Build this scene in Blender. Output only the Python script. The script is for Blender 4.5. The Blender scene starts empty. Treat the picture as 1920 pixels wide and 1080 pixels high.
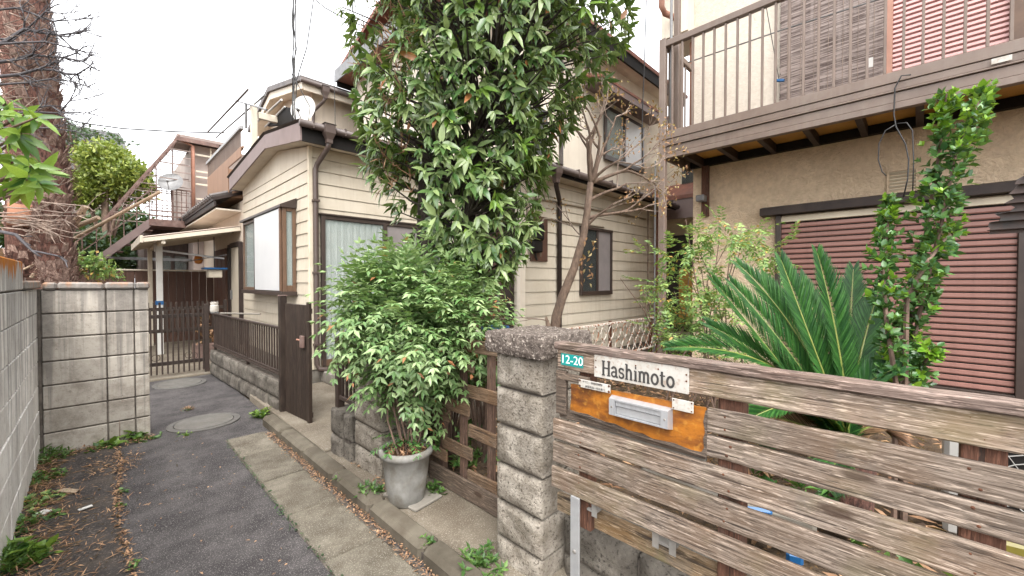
import bpy, math, random
import numpy as np
from mathutils import Vector
R = math.radians
random.seed(7); rng = np.random.default_rng(7)
S = bpy.context.scene
COL = S.collection

# ------------------------------------------------------------------ camera
FPX, TH, PT, HC = 770.0, R(45.2), R(0.97), 1.5
cd = bpy.data.cameras.new('camera'); cam = bpy.data.objects.new('camera', cd); COL.objects.link(cam)
cd.sensor_width = 36.0; cd.lens = 36.0 * FPX / 1920.0
cd.clip_start = 0.05; cd.clip_end = 500.0
cam.location = (0, 0, HC); cam.rotation_euler = (R(90) - PT, 0, -TH)
S.camera = cam

# ------------------------------------------------------------------ sky, sun, exposure (overcast day)
SUN_EL, SUN_AZ = R(57), R(216)          # azimuth: clockwise from +Y
W = bpy.data.worlds.new('World'); S.world = W; W.use_nodes = True
wn = W.node_tree.nodes; wl = W.node_tree.links
bg = wn['Background']; bg.inputs['Strength'].default_value = 0.15
sk = wn.new('ShaderNodeTexSky'); sk.sky_type = 'NISHITA'; sk.sun_disc = False
sk.sun_elevation = SUN_EL; sk.sun_rotation = SUN_AZ
sk.air_density = 1.0; sk.dust_density = 6.0; sk.ozone_density = 1.0
hs = wn.new('ShaderNodeHueSaturation'); hs.inputs['Saturation'].default_value = 0.22
mxc = wn.new('ShaderNodeMix'); mxc.data_type = 'RGBA'; mxc.inputs[0].default_value = 0.6; mxc.inputs[7].default_value = (5.0, 5.0, 5.1, 1)   # even cloud cover in front of the blue
wl.new(sk.outputs[0], hs.inputs['Color']); wl.new(hs.outputs[0], mxc.inputs[6]); wl.new(mxc.outputs[2], bg.inputs['Color'])
sd = bpy.data.lights.new('sun', 'SUN'); sd.energy = 0.55; sd.angle = R(60); sd.color = (1.0, 0.96, 0.9)
sun = bpy.data.objects.new('sun', sd); COL.objects.link(sun)
sdir = Vector((math.sin(SUN_AZ) * math.cos(SUN_EL), math.cos(SUN_AZ) * math.cos(SUN_EL), math.sin(SUN_EL)))
sun.rotation_euler = sdir.to_track_quat('Z', 'Y').to_euler(); sun.location = sdir * 30
S.view_settings.view_transform = 'Standard'; S.view_settings.look = 'None'
S.view_settings.gamma = 1.0; S.view_settings.use_curve_mapping = False
S.view_settings.exposure = 2.2
S.render.engine = 'CYCLES'
S.cycles.max_bounces = 8; S.cycles.diffuse_bounces = 6; S.cycles.transparent_max_bounces = 6

# ------------------------------------------------------------------ sight lines: a photo point meets a real plane of the place
def ray(u, v):
    a = (u - 960) / FPX; b = (540 - v) / FPX; c, s = math.cos(PT), math.sin(PT)
    f = c + b * s
    return (f * math.sin(TH) + a * math.cos(TH), f * math.cos(TH) - a * math.sin(TH), b * c - s)
def onX(u, v, X): d = ray(u, v); t = X / d[0]; return Vector((X, d[1] * t, HC + d[2] * t))
def onY(u, v, Y): d = ray(u, v); t = Y / d[1]; return Vector((d[0] * t, Y, HC + d[2] * t))
def onZ(u, v, Z=0.0): d = ray(u, v); t = (Z - HC) / d[2]; return Vector((d[0] * t, d[1] * t, Z))
def dep(u, v, D): d = ray(u, v); return Vector((d[0] * D, d[1] * D, HC + d[2] * D))
FW = Vector((math.sin(TH), math.cos(TH), 0)); RT = Vector((math.cos(TH), -math.sin(TH), 0)); UP = Vector((0, 0, 1))

# ------------------------------------------------------------------ materials
MATS = {}
def nd(nt, t, **kw):
    n = nt.nodes.new(t)
    for k, v in kw.items(): setattr(n, k, v)
    return n
def rgba(c): return (c[0], c[1], c[2], 1.0)
def mixc(nt, fac, a, b, mode='MIX'):
    n = nd(nt, 'ShaderNodeMix', data_type='RGBA', blend_type=mode)
    for sock, val in ((n.inputs[0], fac), (n.inputs[6], a), (n.inputs[7], b)):
        if isinstance(val, bpy.types.NodeSocket): nt.links.new(val, sock)
        elif isinstance(val, (int, float)): sock.default_value = val
        else: sock.default_value = rgba(val)
    return n.outputs[2]
def mth(nt, op, a, b=0.0, c=None):
    n = nd(nt, 'ShaderNodeMath', operation=op)
    for i, val in enumerate((a, b) if c is None else (a, b, c)):
        if isinstance(val, bpy.types.NodeSocket): nt.links.new(val, n.inputs[i])
        else: n.inputs[i].default_value = val
    return n.outputs[0]
def mrange(nt, x, a, b, lo=0.0, hi=1.0):
    n = nd(nt, 'ShaderNodeMapRange'); n.clamp = True
    nt.links.new(x, n.inputs[0])
    for i, v in enumerate((a, b, lo, hi)): n.inputs[i + 1].default_value = v
    return n.outputs[0]
def noise(nt, vec, scale, detail=4.0, rough=0.6, dist=0.0):
    n = nd(nt, 'ShaderNodeTexNoise'); n.inputs['Scale'].default_value = scale
    n.inputs['Detail'].default_value = detail; n.inputs['Roughness'].default_value = rough; n.inputs['Distortion'].default_value = dist
    nt.links.new(vec, n.inputs['Vector']); return n.outputs[0]
def coords(nt, stretch=(1, 1, 1), world=False, rand=True):
    if world: base = nd(nt, 'ShaderNodeNewGeometry').outputs['Position']
    else: base = nd(nt, 'ShaderNodeTexCoord').outputs['Object']
    m = nd(nt, 'ShaderNodeVectorMath', operation='MULTIPLY'); nt.links.new(base, m.inputs[0]); m.inputs[1].default_value = stretch
    out = m.outputs[0]
    if rand and not world:
        oi = nd(nt, 'ShaderNodeObjectInfo'); k = nd(nt, 'ShaderNodeVectorMath', operation='SCALE')
        cb = nd(nt, 'ShaderNodeCombineXYZ')
        nt.links.new(oi.outputs['Random'], cb.inputs[0])
        nt.links.new(mth(nt, 'FRACT', mth(nt, 'MULTIPLY', oi.outputs['Random'], 17.3)), cb.inputs[1])
        nt.links.new(mth(nt, 'FRACT', mth(nt, 'MULTIPLY', oi.outputs['Random'], 71.7)), cb.inputs[2])
        nt.links.new(cb.outputs[0], k.inputs[0]); k.inputs['Scale'].default_value = 40.0
        ad = nd(nt, 'ShaderNodeVectorMath', operation='ADD'); nt.links.new(out, ad.inputs[0]); nt.links.new(k.outputs[0], ad.inputs[1])
        out = ad.outputs[0]
    return out
def base_mat(name):
    m = bpy.data.materials.new(name); m.use_nodes = True; nt = m.node_tree
    b = nt.nodes['Principled BSDF']; MATS[name] = m
    return m, nt, b
def mat(name, c1, c2=None, scale=4.0, lo=0.35, hi=0.65, rough=0.8, bump=0.0, bscale=60.0, stretch=(1, 1, 1), objvar=0.0,
        speck=None, sscale=200.0, samt=0.5, metal=0.0, spec=0.5, dirt=None, dscale=1.5, damt=0.5, world=False, detail=5.0, bdist=0.004, bstretch=None, streak=0.0, scol=(0.2, 0.16, 0.12)):
    m, nt, b = base_mat(name)
    vec = coords(nt, stretch, world)
    c2 = c2 or tuple(x * 0.8 for x in c1)
    col = mixc(nt, mrange(nt, noise(nt, vec, scale, detail), lo, hi), c1, c2)
    if dirt:
        v2 = coords(nt, (1, 1, 1), world)
        col = mixc(nt, mth(nt, 'MULTIPLY', mrange(nt, noise(nt, v2, dscale, 6.0, 0.7), 0.45, 0.7), damt), col, dirt)
    if streak:
        v4 = coords(nt, (11, 11, 0.7), True)
        col = mixc(nt, mth(nt, 'MULTIPLY', mrange(nt, noise(nt, v4, 1.0, 6.0, 0.7), 0.50, 0.72), streak), col, scol)
    if speck:
        v3 = coords(nt, (1, 1, 1), world)
        col = mixc(nt, mth(nt, 'MULTIPLY', mrange(nt, noise(nt, v3, sscale, 2.0), 0.56, 0.66), samt), col, speck)
    if objvar:
        oi = nd(nt, 'ShaderNodeObjectInfo'); r = mrange(nt, oi.outputs['Random'], 0, 1, 1 - objvar, 1 + objvar)
        h = nd(nt, 'ShaderNodeHueSaturation'); nt.links.new(col, h.inputs['Color']); nt.links.new(r, h.inputs['Value']); col = h.outputs[0]
    nt.links.new(col, b.inputs['Base Color'])
    b.inputs['Roughness'].default_value = rough; b.inputs['Metallic'].default_value = metal
    b.inputs['Specular IOR Level'].default_value = spec
    if bump:
        bn = nd(nt, 'ShaderNodeBump'); bn.inputs['Strength'].default_value = bump; bn.inputs['Distance'].default_value = bdist
        bv = coords(nt, bstretch or stretch, world)
        nt.links.new(noise(nt, bv, bscale, 4.0, 0.65), bn.inputs['Height']); nt.links.new(bn.outputs[0], b.inputs['Normal'])
    return m
def leaf_mat(name, dark, light, accent=None, acc=0.03, rough=0.35, trans=0.25, huev=0.0, spec=0.5):
    m, nt, b = base_mat(name)
    g = nd(nt, 'ShaderNodeNewGeometry'); rnd = g.outputs['Random Per Island']
    oi = nd(nt, 'ShaderNodeObjectInfo')
    rnd = mth(nt, 'FRACT', mth(nt, 'ADD', rnd, oi.outputs['Random']))
    col = mixc(nt, mth(nt, 'POWER', rnd, 1.3), dark, light)
    if accent: col = mixc(nt, mth(nt, 'LESS_THAN', mth(nt, 'FRACT', mth(nt, 'MULTIPLY', rnd, 37.7)), acc), col, accent)
    vein = noise(nt, coords(nt), 35.0, 2.0)
    h = nd(nt, 'ShaderNodeHueSaturation'); nt.links.new(col, h.inputs['Color']); nt.links.new(mrange(nt, vein, .3, .7, .8, 1.2), h.inputs['Value'])
    col = h.outputs[0]
    nt.links.new(col, b.inputs['Base Color']); b.inputs['Roughness'].default_value = rough; b.inputs['Specular IOR Level'].default_value = spec
    if trans:
        t = nd(nt, 'ShaderNodeBsdfTranslucent'); nt.links.new(mixc(nt, 0.5, col, (0.25, 0.35, 0.03)), t.inputs['Color'])
        mx = nd(nt, 'ShaderNodeMixShader'); mx.inputs[0].default_value = trans
        out = nt.nodes['Material Output']
        nt.links.new(b.outputs[0], mx.inputs[1]); nt.links.new(t.outputs[0], mx.inputs[2]); nt.links.new(mx.outputs[0], out.inputs['Surface'])
    return m
def wood_mat(name, light, dark, stain, axis=1, gloss=0.75, f=1.0, mossy=0.0, objvar=0.12):
    """weathered boards: long grain streaks, growth-ring waves, dark cracks, knots"""
    m, nt, b = base_mat(name)
    st = [75.0 * f] * 3; st[axis] = 2.6 * f
    st2 = [9.0 * f] * 3; st2[axis] = 0.7 * f
    v = coords(nt, tuple(st)); v2 = coords(nt, tuple(st2)); v3 = coords(nt)
    grain = noise(nt, v, 1.6, 6.0, 0.75, 0.6)
    wv = noise(nt, v2, 1.3, 3.0, 0.5, 1.2)
    ring = mth(nt, 'FRACT', mth(nt, 'MULTIPLY', wv, 9.0))
    ring = mrange(nt, mth(nt, 'ABSOLUTE', mth(nt, 'SUBTRACT', ring, 0.5)), 0.0, 0.5)
    c = mixc(nt, mrange(nt, grain, 0.40, 0.62), dark, light)
    c = mixc(nt, mth(nt, 'MULTIPLY', ring, 0.35), c, dark)
    c = mixc(nt, mth(nt, 'MULTIPLY', mrange(nt, noise(nt, v3, 3.2, 4.0), 0.45, 0.68), 0.6), c, stain)
    c = mixc(nt, mth(nt, 'MULTIPLY', mrange(nt, noise(nt, v3, 7.0, 5.0, 0.7), 0.55, 0.7), 0.45), c, (0.13, 0.115, 0.10))
    crack = mrange(nt, noise(nt, v, 0.9, 3.0, 0.6), 0.34, 0.40, 1.0, 0.0)
    c = mixc(nt, mth(nt, 'MULTIPLY', crack, 0.85), c, (0.035, 0.025, 0.02))
    fst = [160.0 * f] * 3; fst[axis] = 14.0 * f; fv = coords(nt, tuple(fst))
    c = mixc(nt, mth(nt, 'MULTIPLY', mrange(nt, noise(nt, fv, 1.0, 3.0, 0.7), 0.56, 0.64), 0.55), c, tuple(min(.6, k * 1.7) for k in light))
    c = mixc(nt, mth(nt, 'MULTIPLY', mrange(nt, noise(nt, fv, 0.8, 3.0, 0.7), 0.36, 0.43, 1.0, 0.0), 0.7), c, tuple(k * .5 for k in dark))
    vo = nd(nt, 'ShaderNodeTexVoronoi'); vs = [7.5] * 3; vs[axis] = 3.0
    nt.links.new(coords(nt, tuple(vs)), vo.inputs['Vector']); vo.inputs['Scale'].default_value = 1.0
    knot = mrange(nt, vo.outputs['Distance'], 0.09, 0.15, 1.0, 0.0)
    c = mixc(nt, mth(nt, 'MULTIPLY', knot, 0.85), c, (0.05, 0.03, 0.02))
    if mossy: c = mixc(nt, mth(nt, 'MULTIPLY', mrange(nt, noise(nt, v3, 5.0, 4.0), 0.5, 0.7), mossy), c, (0.16, 0.15, 0.06))
    oi = nd(nt, 'ShaderNodeObjectInfo'); h = nd(nt, 'ShaderNodeHueSaturation'); nt.links.new(c, h.inputs['Color'])
    nt.links.new(mrange(nt, oi.outputs['Random'], 0, 1, 1 - objvar, 1 + objvar), h.inputs['Value'])
    nt.links.new(h.outputs[0], b.inputs['Base Color']); b.inputs['Roughness'].default_value = gloss; b.inputs['Specular IOR Level'].default_value = 0.3
    bn = nd(nt, 'ShaderNodeBump'); bn.inputs['Strength'].default_value = 0.7; bn.inputs['Distance'].default_value = 0.004
    hh = mth(nt, 'SUBTRACT', mth(nt, 'ADD', grain, mth(nt, 'MULTIPLY', ring, -0.25)), mth(nt, 'MULTIPLY', crack, 0.6))
    nt.links.new(hh, bn.inputs['Height']); nt.links.new(bn.outputs[0], b.inputs['Normal'])
    return m
def wall_block_mat(name, c1, c2, lichen=0.0, streak=0.5, top=1.45, stain=0.5):
    """old cement block: mottling, soot streaks running down from the top, orange lichen on the crest"""
    m, nt, b = base_mat(name)
    pos = nd(nt, 'ShaderNodeNewGeometry').outputs['Position']; sp = nd(nt, 'ShaderNodeSeparateXYZ'); nt.links.new(pos, sp.inputs[0])
    v = coords(nt, world=True)
    c = mixc(nt, mrange(nt, noise(nt, v, 5.0, 8.0, 0.7), 0.35, 0.65), c1, c2)
    oi = nd(nt, 'ShaderNodeObjectInfo'); h = nd(nt, 'ShaderNodeHueSaturation'); nt.links.new(c, h.inputs['Color'])
    nt.links.new(mrange(nt, oi.outputs['Random'], 0, 1, 0.88, 1.1), h.inputs['Value']); c = h.outputs[0]
    c = mixc(nt, mth(nt, 'MULTIPLY', mrange(nt, noise(nt, v, 5.0, 9.0, 0.8), 0.48, 0.66), stain), c, (0.17, 0.145, 0.12))
    c = mixc(nt, mth(nt, 'MULTIPLY', mrange(nt, noise(nt, v, 55.0, 3.0), 0.6, 0.70), 0.4), c, (0.12, 0.10, 0.085))
    vs = coords(nt, (24.0, 24.0, 0.45), world=True)
    hgt = mrange(nt, sp.outputs['Z'], top - 1.3, top, 0.0, 1.0)
    thr = mth(nt, 'MULTIPLY', mrange(nt, mth(nt, 'ADD', noise(nt, vs, 1.0, 4.0), mth(nt, 'MULTIPLY', hgt, 0.30)), 0.58, 0.74), streak)
    c = mixc(nt, thr, c, (0.085, 0.08, 0.08))
    if lichen:
        lz = mrange(nt, sp.outputs['Z'], top - 0.20, top - 0.02, 0.0, 1.0)
        lf = mth(nt, 'MULTIPLY', mrange(nt, mth(nt, 'ADD', noise(nt, coords(nt, (14.0, 14.0, 4.0), world=True), 1.0, 5.0), mth(nt, 'MULTIPLY', lz, 0.4)), 0.68, 0.82), lichen)
        c = mixc(nt, lf, c, (0.36, 0.13, 0.02))
    nt.links.new(c, b.inputs['Base Color']); b.inputs['Roughness'].default_value = 0.92; b.inputs['Specular IOR Level'].default_value = 0.2
    bn = nd(nt, 'ShaderNodeBump'); bn.inputs['Strength'].default_value = 0.5; bn.inputs['Distance'].default_value = 0.004
    nt.links.new(noise(nt, v, 70.0, 6.0, 0.7), bn.inputs['Height']); nt.links.new(bn.outputs[0], b.inputs['Normal'])
    return m
def glass_mat(name, tint, rough=0.08, alpha=0.35):
    m, nt, b = base_mat(name)
    b.inputs['Base Color'].default_value = rgba(tint); b.inputs['Roughness'].default_value = rough
    b.inputs['Specular IOR Level'].default_value = 0.6; b.inputs['Alpha'].default_value = alpha
    return m

# surfaces of the setting
mat('asphalt', (0.078, 0.071, 0.070), (0.036, 0.032, 0.033), 3.5, lo=0.38, hi=0.62, rough=0.9, bump=0.9, bscale=190, bdist=0.006, speck=(0.30, 0.28, 0.26), sscale=150, samt=0.55, dirt=(0.028, 0.025, 0.025), dscale=11.0, damt=0.6, world=True, spec=0.3)
mat('asphalt_old', (0.06, 0.052, 0.048), (0.036, 0.032, 0.031), 7, rough=0.93, bump=0.9, bscale=150, bdist=0.006, speck=(0.22, 0.18, 0.15), sscale=90, samt=0.5, dirt=(0.10, 0.078, 0.055), dscale=4.0, damt=0.45, world=True, spec=0.25)
mat('slab', (0.165, 0.147, 0.115), (0.085, 0.073, 0.055), 5.0, rough=0.92, bump=0.5, bscale=120, objvar=0.12, speck=(0.35, 0.32, 0.27), sscale=150, samt=0.5, dirt=(0.06, 0.047, 0.032), dscale=4.5, damt=0.8, spec=0.25)
mat('kerb_stone', (0.145, 0.127, 0.098), (0.075, 0.064, 0.047), 4.0, rough=0.92, bump=0.6, bscale=110, objvar=0.1, dirt=(0.07, 0.055, 0.04), dscale=3.5, damt=0.75, spec=0.25)
mat('apron', (0.20, 0.173, 0.133), (0.11, 0.09, 0.066), 2.6, rough=0.92, bump=0.5, bscale=140, speck=(0.40, 0.37, 0.32), sscale=160, samt=0.5, dirt=(0.11, 0.085, 0.06), dscale=2.2, damt=0.7, world=True, spec=0.25)
mat('soil', (0.11, 0.08, 0.055), (0.05, 0.036, 0.026), 14, rough=1.0, bump=1.0, bscale=40, bdist=0.02, speck=(0.20, 0.12, 0.05), sscale=45, samt=0.6, world=True, spec=0.1)
wall_block_mat('wall_block', (0.78, 0.76, 0.72), (0.66, 0.63, 0.59), lichen=1.0, streak=0.6, top=1.66, stain=0.22)
wall_block_mat('cross_block', (0.47, 0.43, 0.375), (0.34, 0.305, 0.26), lichen=0.0, streak=0.5, top=1.5)
wall_block_mat('coping', (0.31, 0.28, 0.25), (0.19, 0.17, 0.15), lichen=0.4, streak=0.3, top=1.58)
mat('mortar', (0.16, 0.14, 0.12), (0.07, 0.06, 0.052), 12, rough=1.0, bump=0.4, world=True, spec=0.1)
mat('rockface', (0.36, 0.325, 0.275), (0.18, 0.155, 0.125), 11.0, rough=0.95, bump=1.0, bscale=85, bdist=0.012, objvar=0.1, speck=(0.09, 0.075, 0.06), sscale=75, samt=0.9, dirt=(0.11, 0.092, 0.065), dscale=5.0, damt=0.65, spec=0.2)
mat('rockface_dark', (0.20, 0.18, 0.152), (0.085, 0.074, 0.062), 6.0, rough=0.95, bump=0.9, bscale=80, bdist=0.01, objvar=0.12, speck=(0.04, 0.035, 0.03), sscale=60, samt=0.8, dirt=(0.06, 0.055, 0.045), dscale=4.0, damt=0.8, spec=0.2)
mat('pebble', (0.19, 0.158, 0.135), (0.085, 0.068, 0.058), 26, rough=0.95, bump=1.0, bscale=95, bdist=0.02, speck=(0.48, 0.42, 0.36), sscale=70, samt=0.8, dirt=(0.09, 0.07, 0.06), dscale=5, damt=0.5, spec=0.2)
mat('cement_plain', (0.25, 0.23, 0.20), (0.16, 0.145, 0.12), 6, rough=0.9, bump=0.3, dirt=(0.16, 0.14, 0.11), dscale=3, damt=0.5, spec=0.2)
mat('manhole_rim', (0.10, 0.094, 0.086), (0.07, 0.064, 0.058), 18, rough=0.85, bump=0.4, bscale=90, speck=(0.28, 0.27, 0.25), samt=0.4)
mat('manhole_lid', (0.125, 0.118, 0.106), (0.085, 0.08, 0.07), 10, rough=0.85, bump=0.5, bscale=130, speck=(0.2, 0.19, 0.17), samt=0.5, dirt=(0.1, 0.085, 0.07), dscale=4)
# timber
wood_mat('fence_wood', (0.34, 0.275, 0.222), (0.085, 0.06, 0.043), (0.16, 0.098, 0.058), axis=1, mossy=0.25, objvar=0.27)
wood_mat('fence_cap', (0.29, 0.22, 0.185), (0.06, 0.04, 0.032), (0.13, 0.08, 0.06), axis=1, mossy=0.1)
wood_mat('fence_low', (0.28, 0.21, 0.14), (0.07, 0.05, 0.03), (0.20, 0.11, 0.04), axis=1, mossy=0.7)
wood_mat('trellis_wood', (0.23, 0.16, 0.108), (0.075, 0.048, 0.03), (0.16, 0.085, 0.04), axis=1)
wood_mat('trellis_post', (0.15, 0.092, 0.066), (0.065, 0.04, 0.03), (0.11, 0.07, 0.05), axis=2)
wood_mat('post_wood', (0.15, 0.07, 0.045), (0.07, 0.032, 0.02), (0.11, 0.05, 0.03), axis=2)
mat('board_orange', (0.36, 0.125, 0.012), (0.12, 0.038, 0.010), 7.0, lo=0.40, hi=0.66, rough=0.4, bump=0.5, bscale=20, stretch=(1, 1, 2.5), dirt=(0.045, 0.02, 0.01), dscale=8.0, damt=0.85, detail=8.0, speck=(0.50, 0.24, 0.04), sscale=30, samt=0.4)
wood_mat('weathered_dark', (0.16, 0.12, 0.09), (0.06, 0.045, 0.035), (0.10, 0.07, 0.05), axis=1)
wood_mat('pole_wood', (0.42, 0.32, 0.23), (0.26, 0.19, 0.13), (0.3, 0.2, 0.13), axis=2)
mat('gate_brown', (0.036, 0.024, 0.018), (0.02, 0.013, 0.01), 7, spec=0.3, rough=0.6, bump=0.15, stretch=(6, 6, 1), objvar=0.2, dirt=(0.06, 0.045, 0.033), dscale=5, damt=0.4)
mat('alu_brown', (0.042, 0.028, 0.022), (0.028, 0.019, 0.015), 4, spec=0.35, rough=0.5, objvar=0.08, dirt=(0.09, 0.07, 0.058), dscale=6, damt=0.25)
mat('balcony_brown', streak=0.3, scol=(0.24, 0.20, 0.17), c1=(0.175, 0.128, 0.102), c2=(0.14, 0.102, 0.082), scale=3, spec=0.4, rough=0.45, objvar=0.06, dirt=(0.22, 0.19, 0.165), dscale=5, damt=0.3)
mat('fascia_brown', (0.22, 0.165, 0.155), (0.185, 0.135, 0.125), 3, rough=0.55, dirt=(0.13, 0.09, 0.085), dscale=2, damt=0.4)
mat('dark_brown', (0.036, 0.024, 0.02), (0.022, 0.015, 0.013), 5, spec=0.3, rough=0.55, dirt=(0.07, 0.052, 0.042), dscale=4, damt=0.3)
mat('near_black', (0.014, 0.012, 0.011), (0.009, 0.008, 0.007), 5, rough=0.7, spec=0.2)
mat('gutter_brown', (0.08, 0.056, 0.047), (0.055, 0.038, 0.032), 6, rough=0.45, dirt=(0.17, 0.13, 0.11), dscale=6, damt=0.3)
mat('copper_pipe', (0.40, 0.20, 0.14), (0.32, 0.16, 0.11), 6, rough=0.55)
mat('roof_red', (0.25, 0.10, 0.065), (0.17, 0.065, 0.045), 6, rough=0.7, dirt=(0.1, 0.07, 0.06))
mat('roof_tile', (0.10, 0.085, 0.08), (0.06, 0.05, 0.048), 8, rough=0.6, objvar=0.15, dirt=(0.19, 0.17, 0.15), dscale=5, damt=0.4)
# house walls
mat('siding', streak=0.35, scol=(0.30, 0.235, 0.15), c1=(0.56, 0.505, 0.41), c2=(0.50, 0.45, 0.36), scale=1.6, rough=0.6, bump=0.12, bscale=30, stretch=(1, 1, 1), objvar=0.025, dirt=(0.43, 0.36, 0.26), dscale=1.4, damt=0.4, bdist=0.003)
mat('siding_gap', (0.34, 0.29, 0.22), (0.25, 0.21, 0.16), 4, rough=0.9)
mat('trim_cream', (0.66, 0.585, 0.45), (0.58, 0.51, 0.39), 2, rough=0.6, dirt=(0.40, 0.33, 0.25), dscale=2, damt=0.4)
mat('soffit', (0.66, 0.60, 0.50), (0.56, 0.50, 0.42), 1.4, rough=0.8, dirt=(0.40, 0.33, 0.27), dscale=1.8, damt=0.6)
mat('upper_wall', (0.62, 0.54, 0.445), (0.56, 0.485, 0.395), 1.2, streak=0.3, scol=(0.3, 0.25, 0.2), rough=0.8, bump=0.15, bscale=60, dirt=(0.45, 0.38, 0.32), dscale=0.9, damt=0.4, world=True)
mat('pale_wall', (0.70, 0.635, 0.53), (0.64, 0.575, 0.475), 1.2, streak=0.3, scol=(0.38, 0.32, 0.26), rough=0.8, bump=0.15, bscale=60, dirt=(0.5, 0.44, 0.37), dscale=0.9, damt=0.35, world=True)
mat('stucco', (0.76, 0.60, 0.425), (0.62, 0.48, 0.335), 16, rough=0.95, bump=1.0, bscale=38, bdist=0.035, dirt=(0.42, 0.31, 0.21), dscale=0.8, damt=0.4, world=True, spec=0.15)
mat('stucco_upper', (0.66, 0.595, 0.51), (0.57, 0.51, 0.43), 22, rough=0.95, bump=0.8, bscale=62, bdist=0.015, dirt=(0.5, 0.43, 0.36), dscale=0.9, damt=0.3, world=True, spec=0.15)
mat('shutter_brown', (0.275, 0.135, 0.108), (0.24, 0.115, 0.092), 2.5, streak=0.35, scol=(0.12, 0.06, 0.05), rough=0.45, objvar=0.05, dirt=(0.26, 0.14, 0.12), dscale=3, damt=0.3, stretch=(1, .3, 1))
mat('shutter_pink', (0.58, 0.35, 0.33), (0.52, 0.31, 0.29), 3, rough=0.5, objvar=0.05)
mat('reed', (0.36, 0.295, 0.265), (0.085, 0.058, 0.05), 1.0, rough=0.8, stretch=(1, 3.5, 95), lo=0.40, hi=0.60, streak=0.5, scol=(0.42, 0.36, 0.33), detail=2.0)
mat('ochre_panel', (0.55, 0.31, 0.075), (0.42, 0.22, 0.05), 3, rough=0.7)
mat('ochre_wall', (0.34, 0.20, 0.085), (0.27, 0.155, 0.065), 3, rough=0.85, streak=0.3)
mat('frame_bronze', (0.14, 0.082, 0.05), (0.10, 0.058, 0.036), 5, rough=0.4)
mat('frame_dark', (0.05, 0.034, 0.027), (0.035, 0.024, 0.02), 5, rough=0.4)
mat('curtain', (0.55, 0.57, 0.54), (0.47, 0.49, 0.46), 3, rough=0.9, stretch=(8, 8, 1))
mat('frost', (0.60, 0.61, 0.61), (0.56, 0.57, 0.575), 2, rough=0.35)
mat('screen_grey', (0.235, 0.21, 0.205), (0.20, 0.18, 0.175), 5, rough=0.6)
mat('room_dark', (0.06, 0.055, 0.05), (0.04, 0.036, 0.033), 2, rough=0.9)
mat('room_pale', (0.40, 0.42, 0.40), (0.30, 0.33, 0.32), 2, rough=0.9)
mat('door_brown', (0.09, 0.045, 0.03), (0.06, 0.03, 0.021), 5, rough=0.45, stretch=(8, 8, 1))
glass_mat('glass', (0.35, 0.42, 0.40), 0.04, 0.25)
glass_mat('glass_dark', (0.05, 0.06, 0.06), 0.05, 0.55)
# metal, paint, plastic
mat('white_paint', (0.50, 0.485, 0.445), (0.42, 0.40, 0.36), 8, rough=0.6, dirt=(0.24, 0.185, 0.13), dscale=14, damt=0.6, speck=(0.25, 0.12, 0.06), sscale=60, samt=0.35)
mat('rusty_white', (0.66, 0.62, 0.55), (0.26, 0.095, 0.035), 22, lo=0.47, hi=0.56, rough=0.7)
mat('rust', (0.13, 0.045, 0.018), (0.05, 0.02, 0.01), 40, rough=0.95, bump=0.4)
mat('ink', (0.022, 0.021, 0.02), (0.05, 0.045, 0.042), 60, rough=0.7)
mat('ink_worn', (0.05, 0.05, 0.05), (0.2, 0.19, 0.18), 160, rough=0.7)
mat('teal', (0.005, 0.255, 0.235), (0.008, 0.20, 0.19), 6, rough=0.35)
mat('white_ink', (0.85, 0.87, 0.85), (0.8, 0.82, 0.8), 10, rough=0.4)
mat('aluminium', (0.52, 0.53, 0.545), (0.44, 0.45, 0.465), 8, rough=0.38, metal=0.55, stretch=(1, 6, 1))
mat('aluminium_dull', (0.40, 0.405, 0.41), (0.32, 0.325, 0.33), 10, rough=0.5, metal=0.35, stretch=(1, 1, 1), dirt=(0.22, 0.2, 0.18), damt=0.4)
mat('zinc', (0.27, 0.26, 0.245), (0.18, 0.17, 0.155), 14, rough=0.5, metal=0.3, dirt=(0.2, 0.16, 0.12), dscale=9)
mat('cream_metal', (0.64, 0.58, 0.47), (0.57, 0.51, 0.41), 4, rough=0.5, dirt=(0.42, 0.36, 0.27), damt=0.4)
mat('white_post', (0.60, 0.59, 0.56), (0.52, 0.51, 0.48), 4, rough=0.6)
mat('polycarb', (0.60, 0.49, 0.41), (0.52, 0.42, 0.35), 5, rough=0.5, stretch=(1, 8, 1))
mat('brown_board', (0.115, 0.058, 0.038), (0.085, 0.042, 0.028), 4, rough=0.6, objvar=0.12, stretch=(10, 10, 1))
mat('balcony_panel', (0.28, 0.165, 0.10), (0.23, 0.13, 0.08), 4, rough=0.6, objvar=0.06, stretch=(10, 10, 1))
mat('steel_grey', (0.20, 0.20, 0.20), (0.14, 0.14, 0.14), 8, rough=0.45, metal=0.4)
mat('rust_steel', (0.17, 0.10, 0.082), (0.10, 0.06, 0.05), 9, rough=0.7, dirt=(0.28, 0.21, 0.18), dscale=6)
mat('purlin', (0.30, 0.24, 0.215), (0.22, 0.17, 0.15), 6, rough=0.7)
mat('grey_pink_wall', (0.40, 0.34, 0.31), (0.33, 0.275, 0.25), 2, rough=0.85, world=True)
mat('dark_wall', (0.10, 0.07, 0.058), (0.06, 0.043, 0.036), 5, rough=0.8, stretch=(9, 9, 1))
mat('corrugated', (0.055, 0.052, 0.05), (0.03, 0.028, 0.027), 8, rough=0.6, dirt=(0.12, 0.045, 0.025), dscale=6, damt=0.5)
mat('cable', (0.012, 0.012, 0.013), (0.02, 0.02, 0.02), 5, rough=0.5)
mat('blue_plastic', (0.015, 0.11, 0.28), (0.012, 0.08, 0.22), 5, rough=0.35)
mat('yellow_plastic', (0.15, 0.125, 0.02), (0.11, 0.09, 0.015), 5, rough=0.4)
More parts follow.
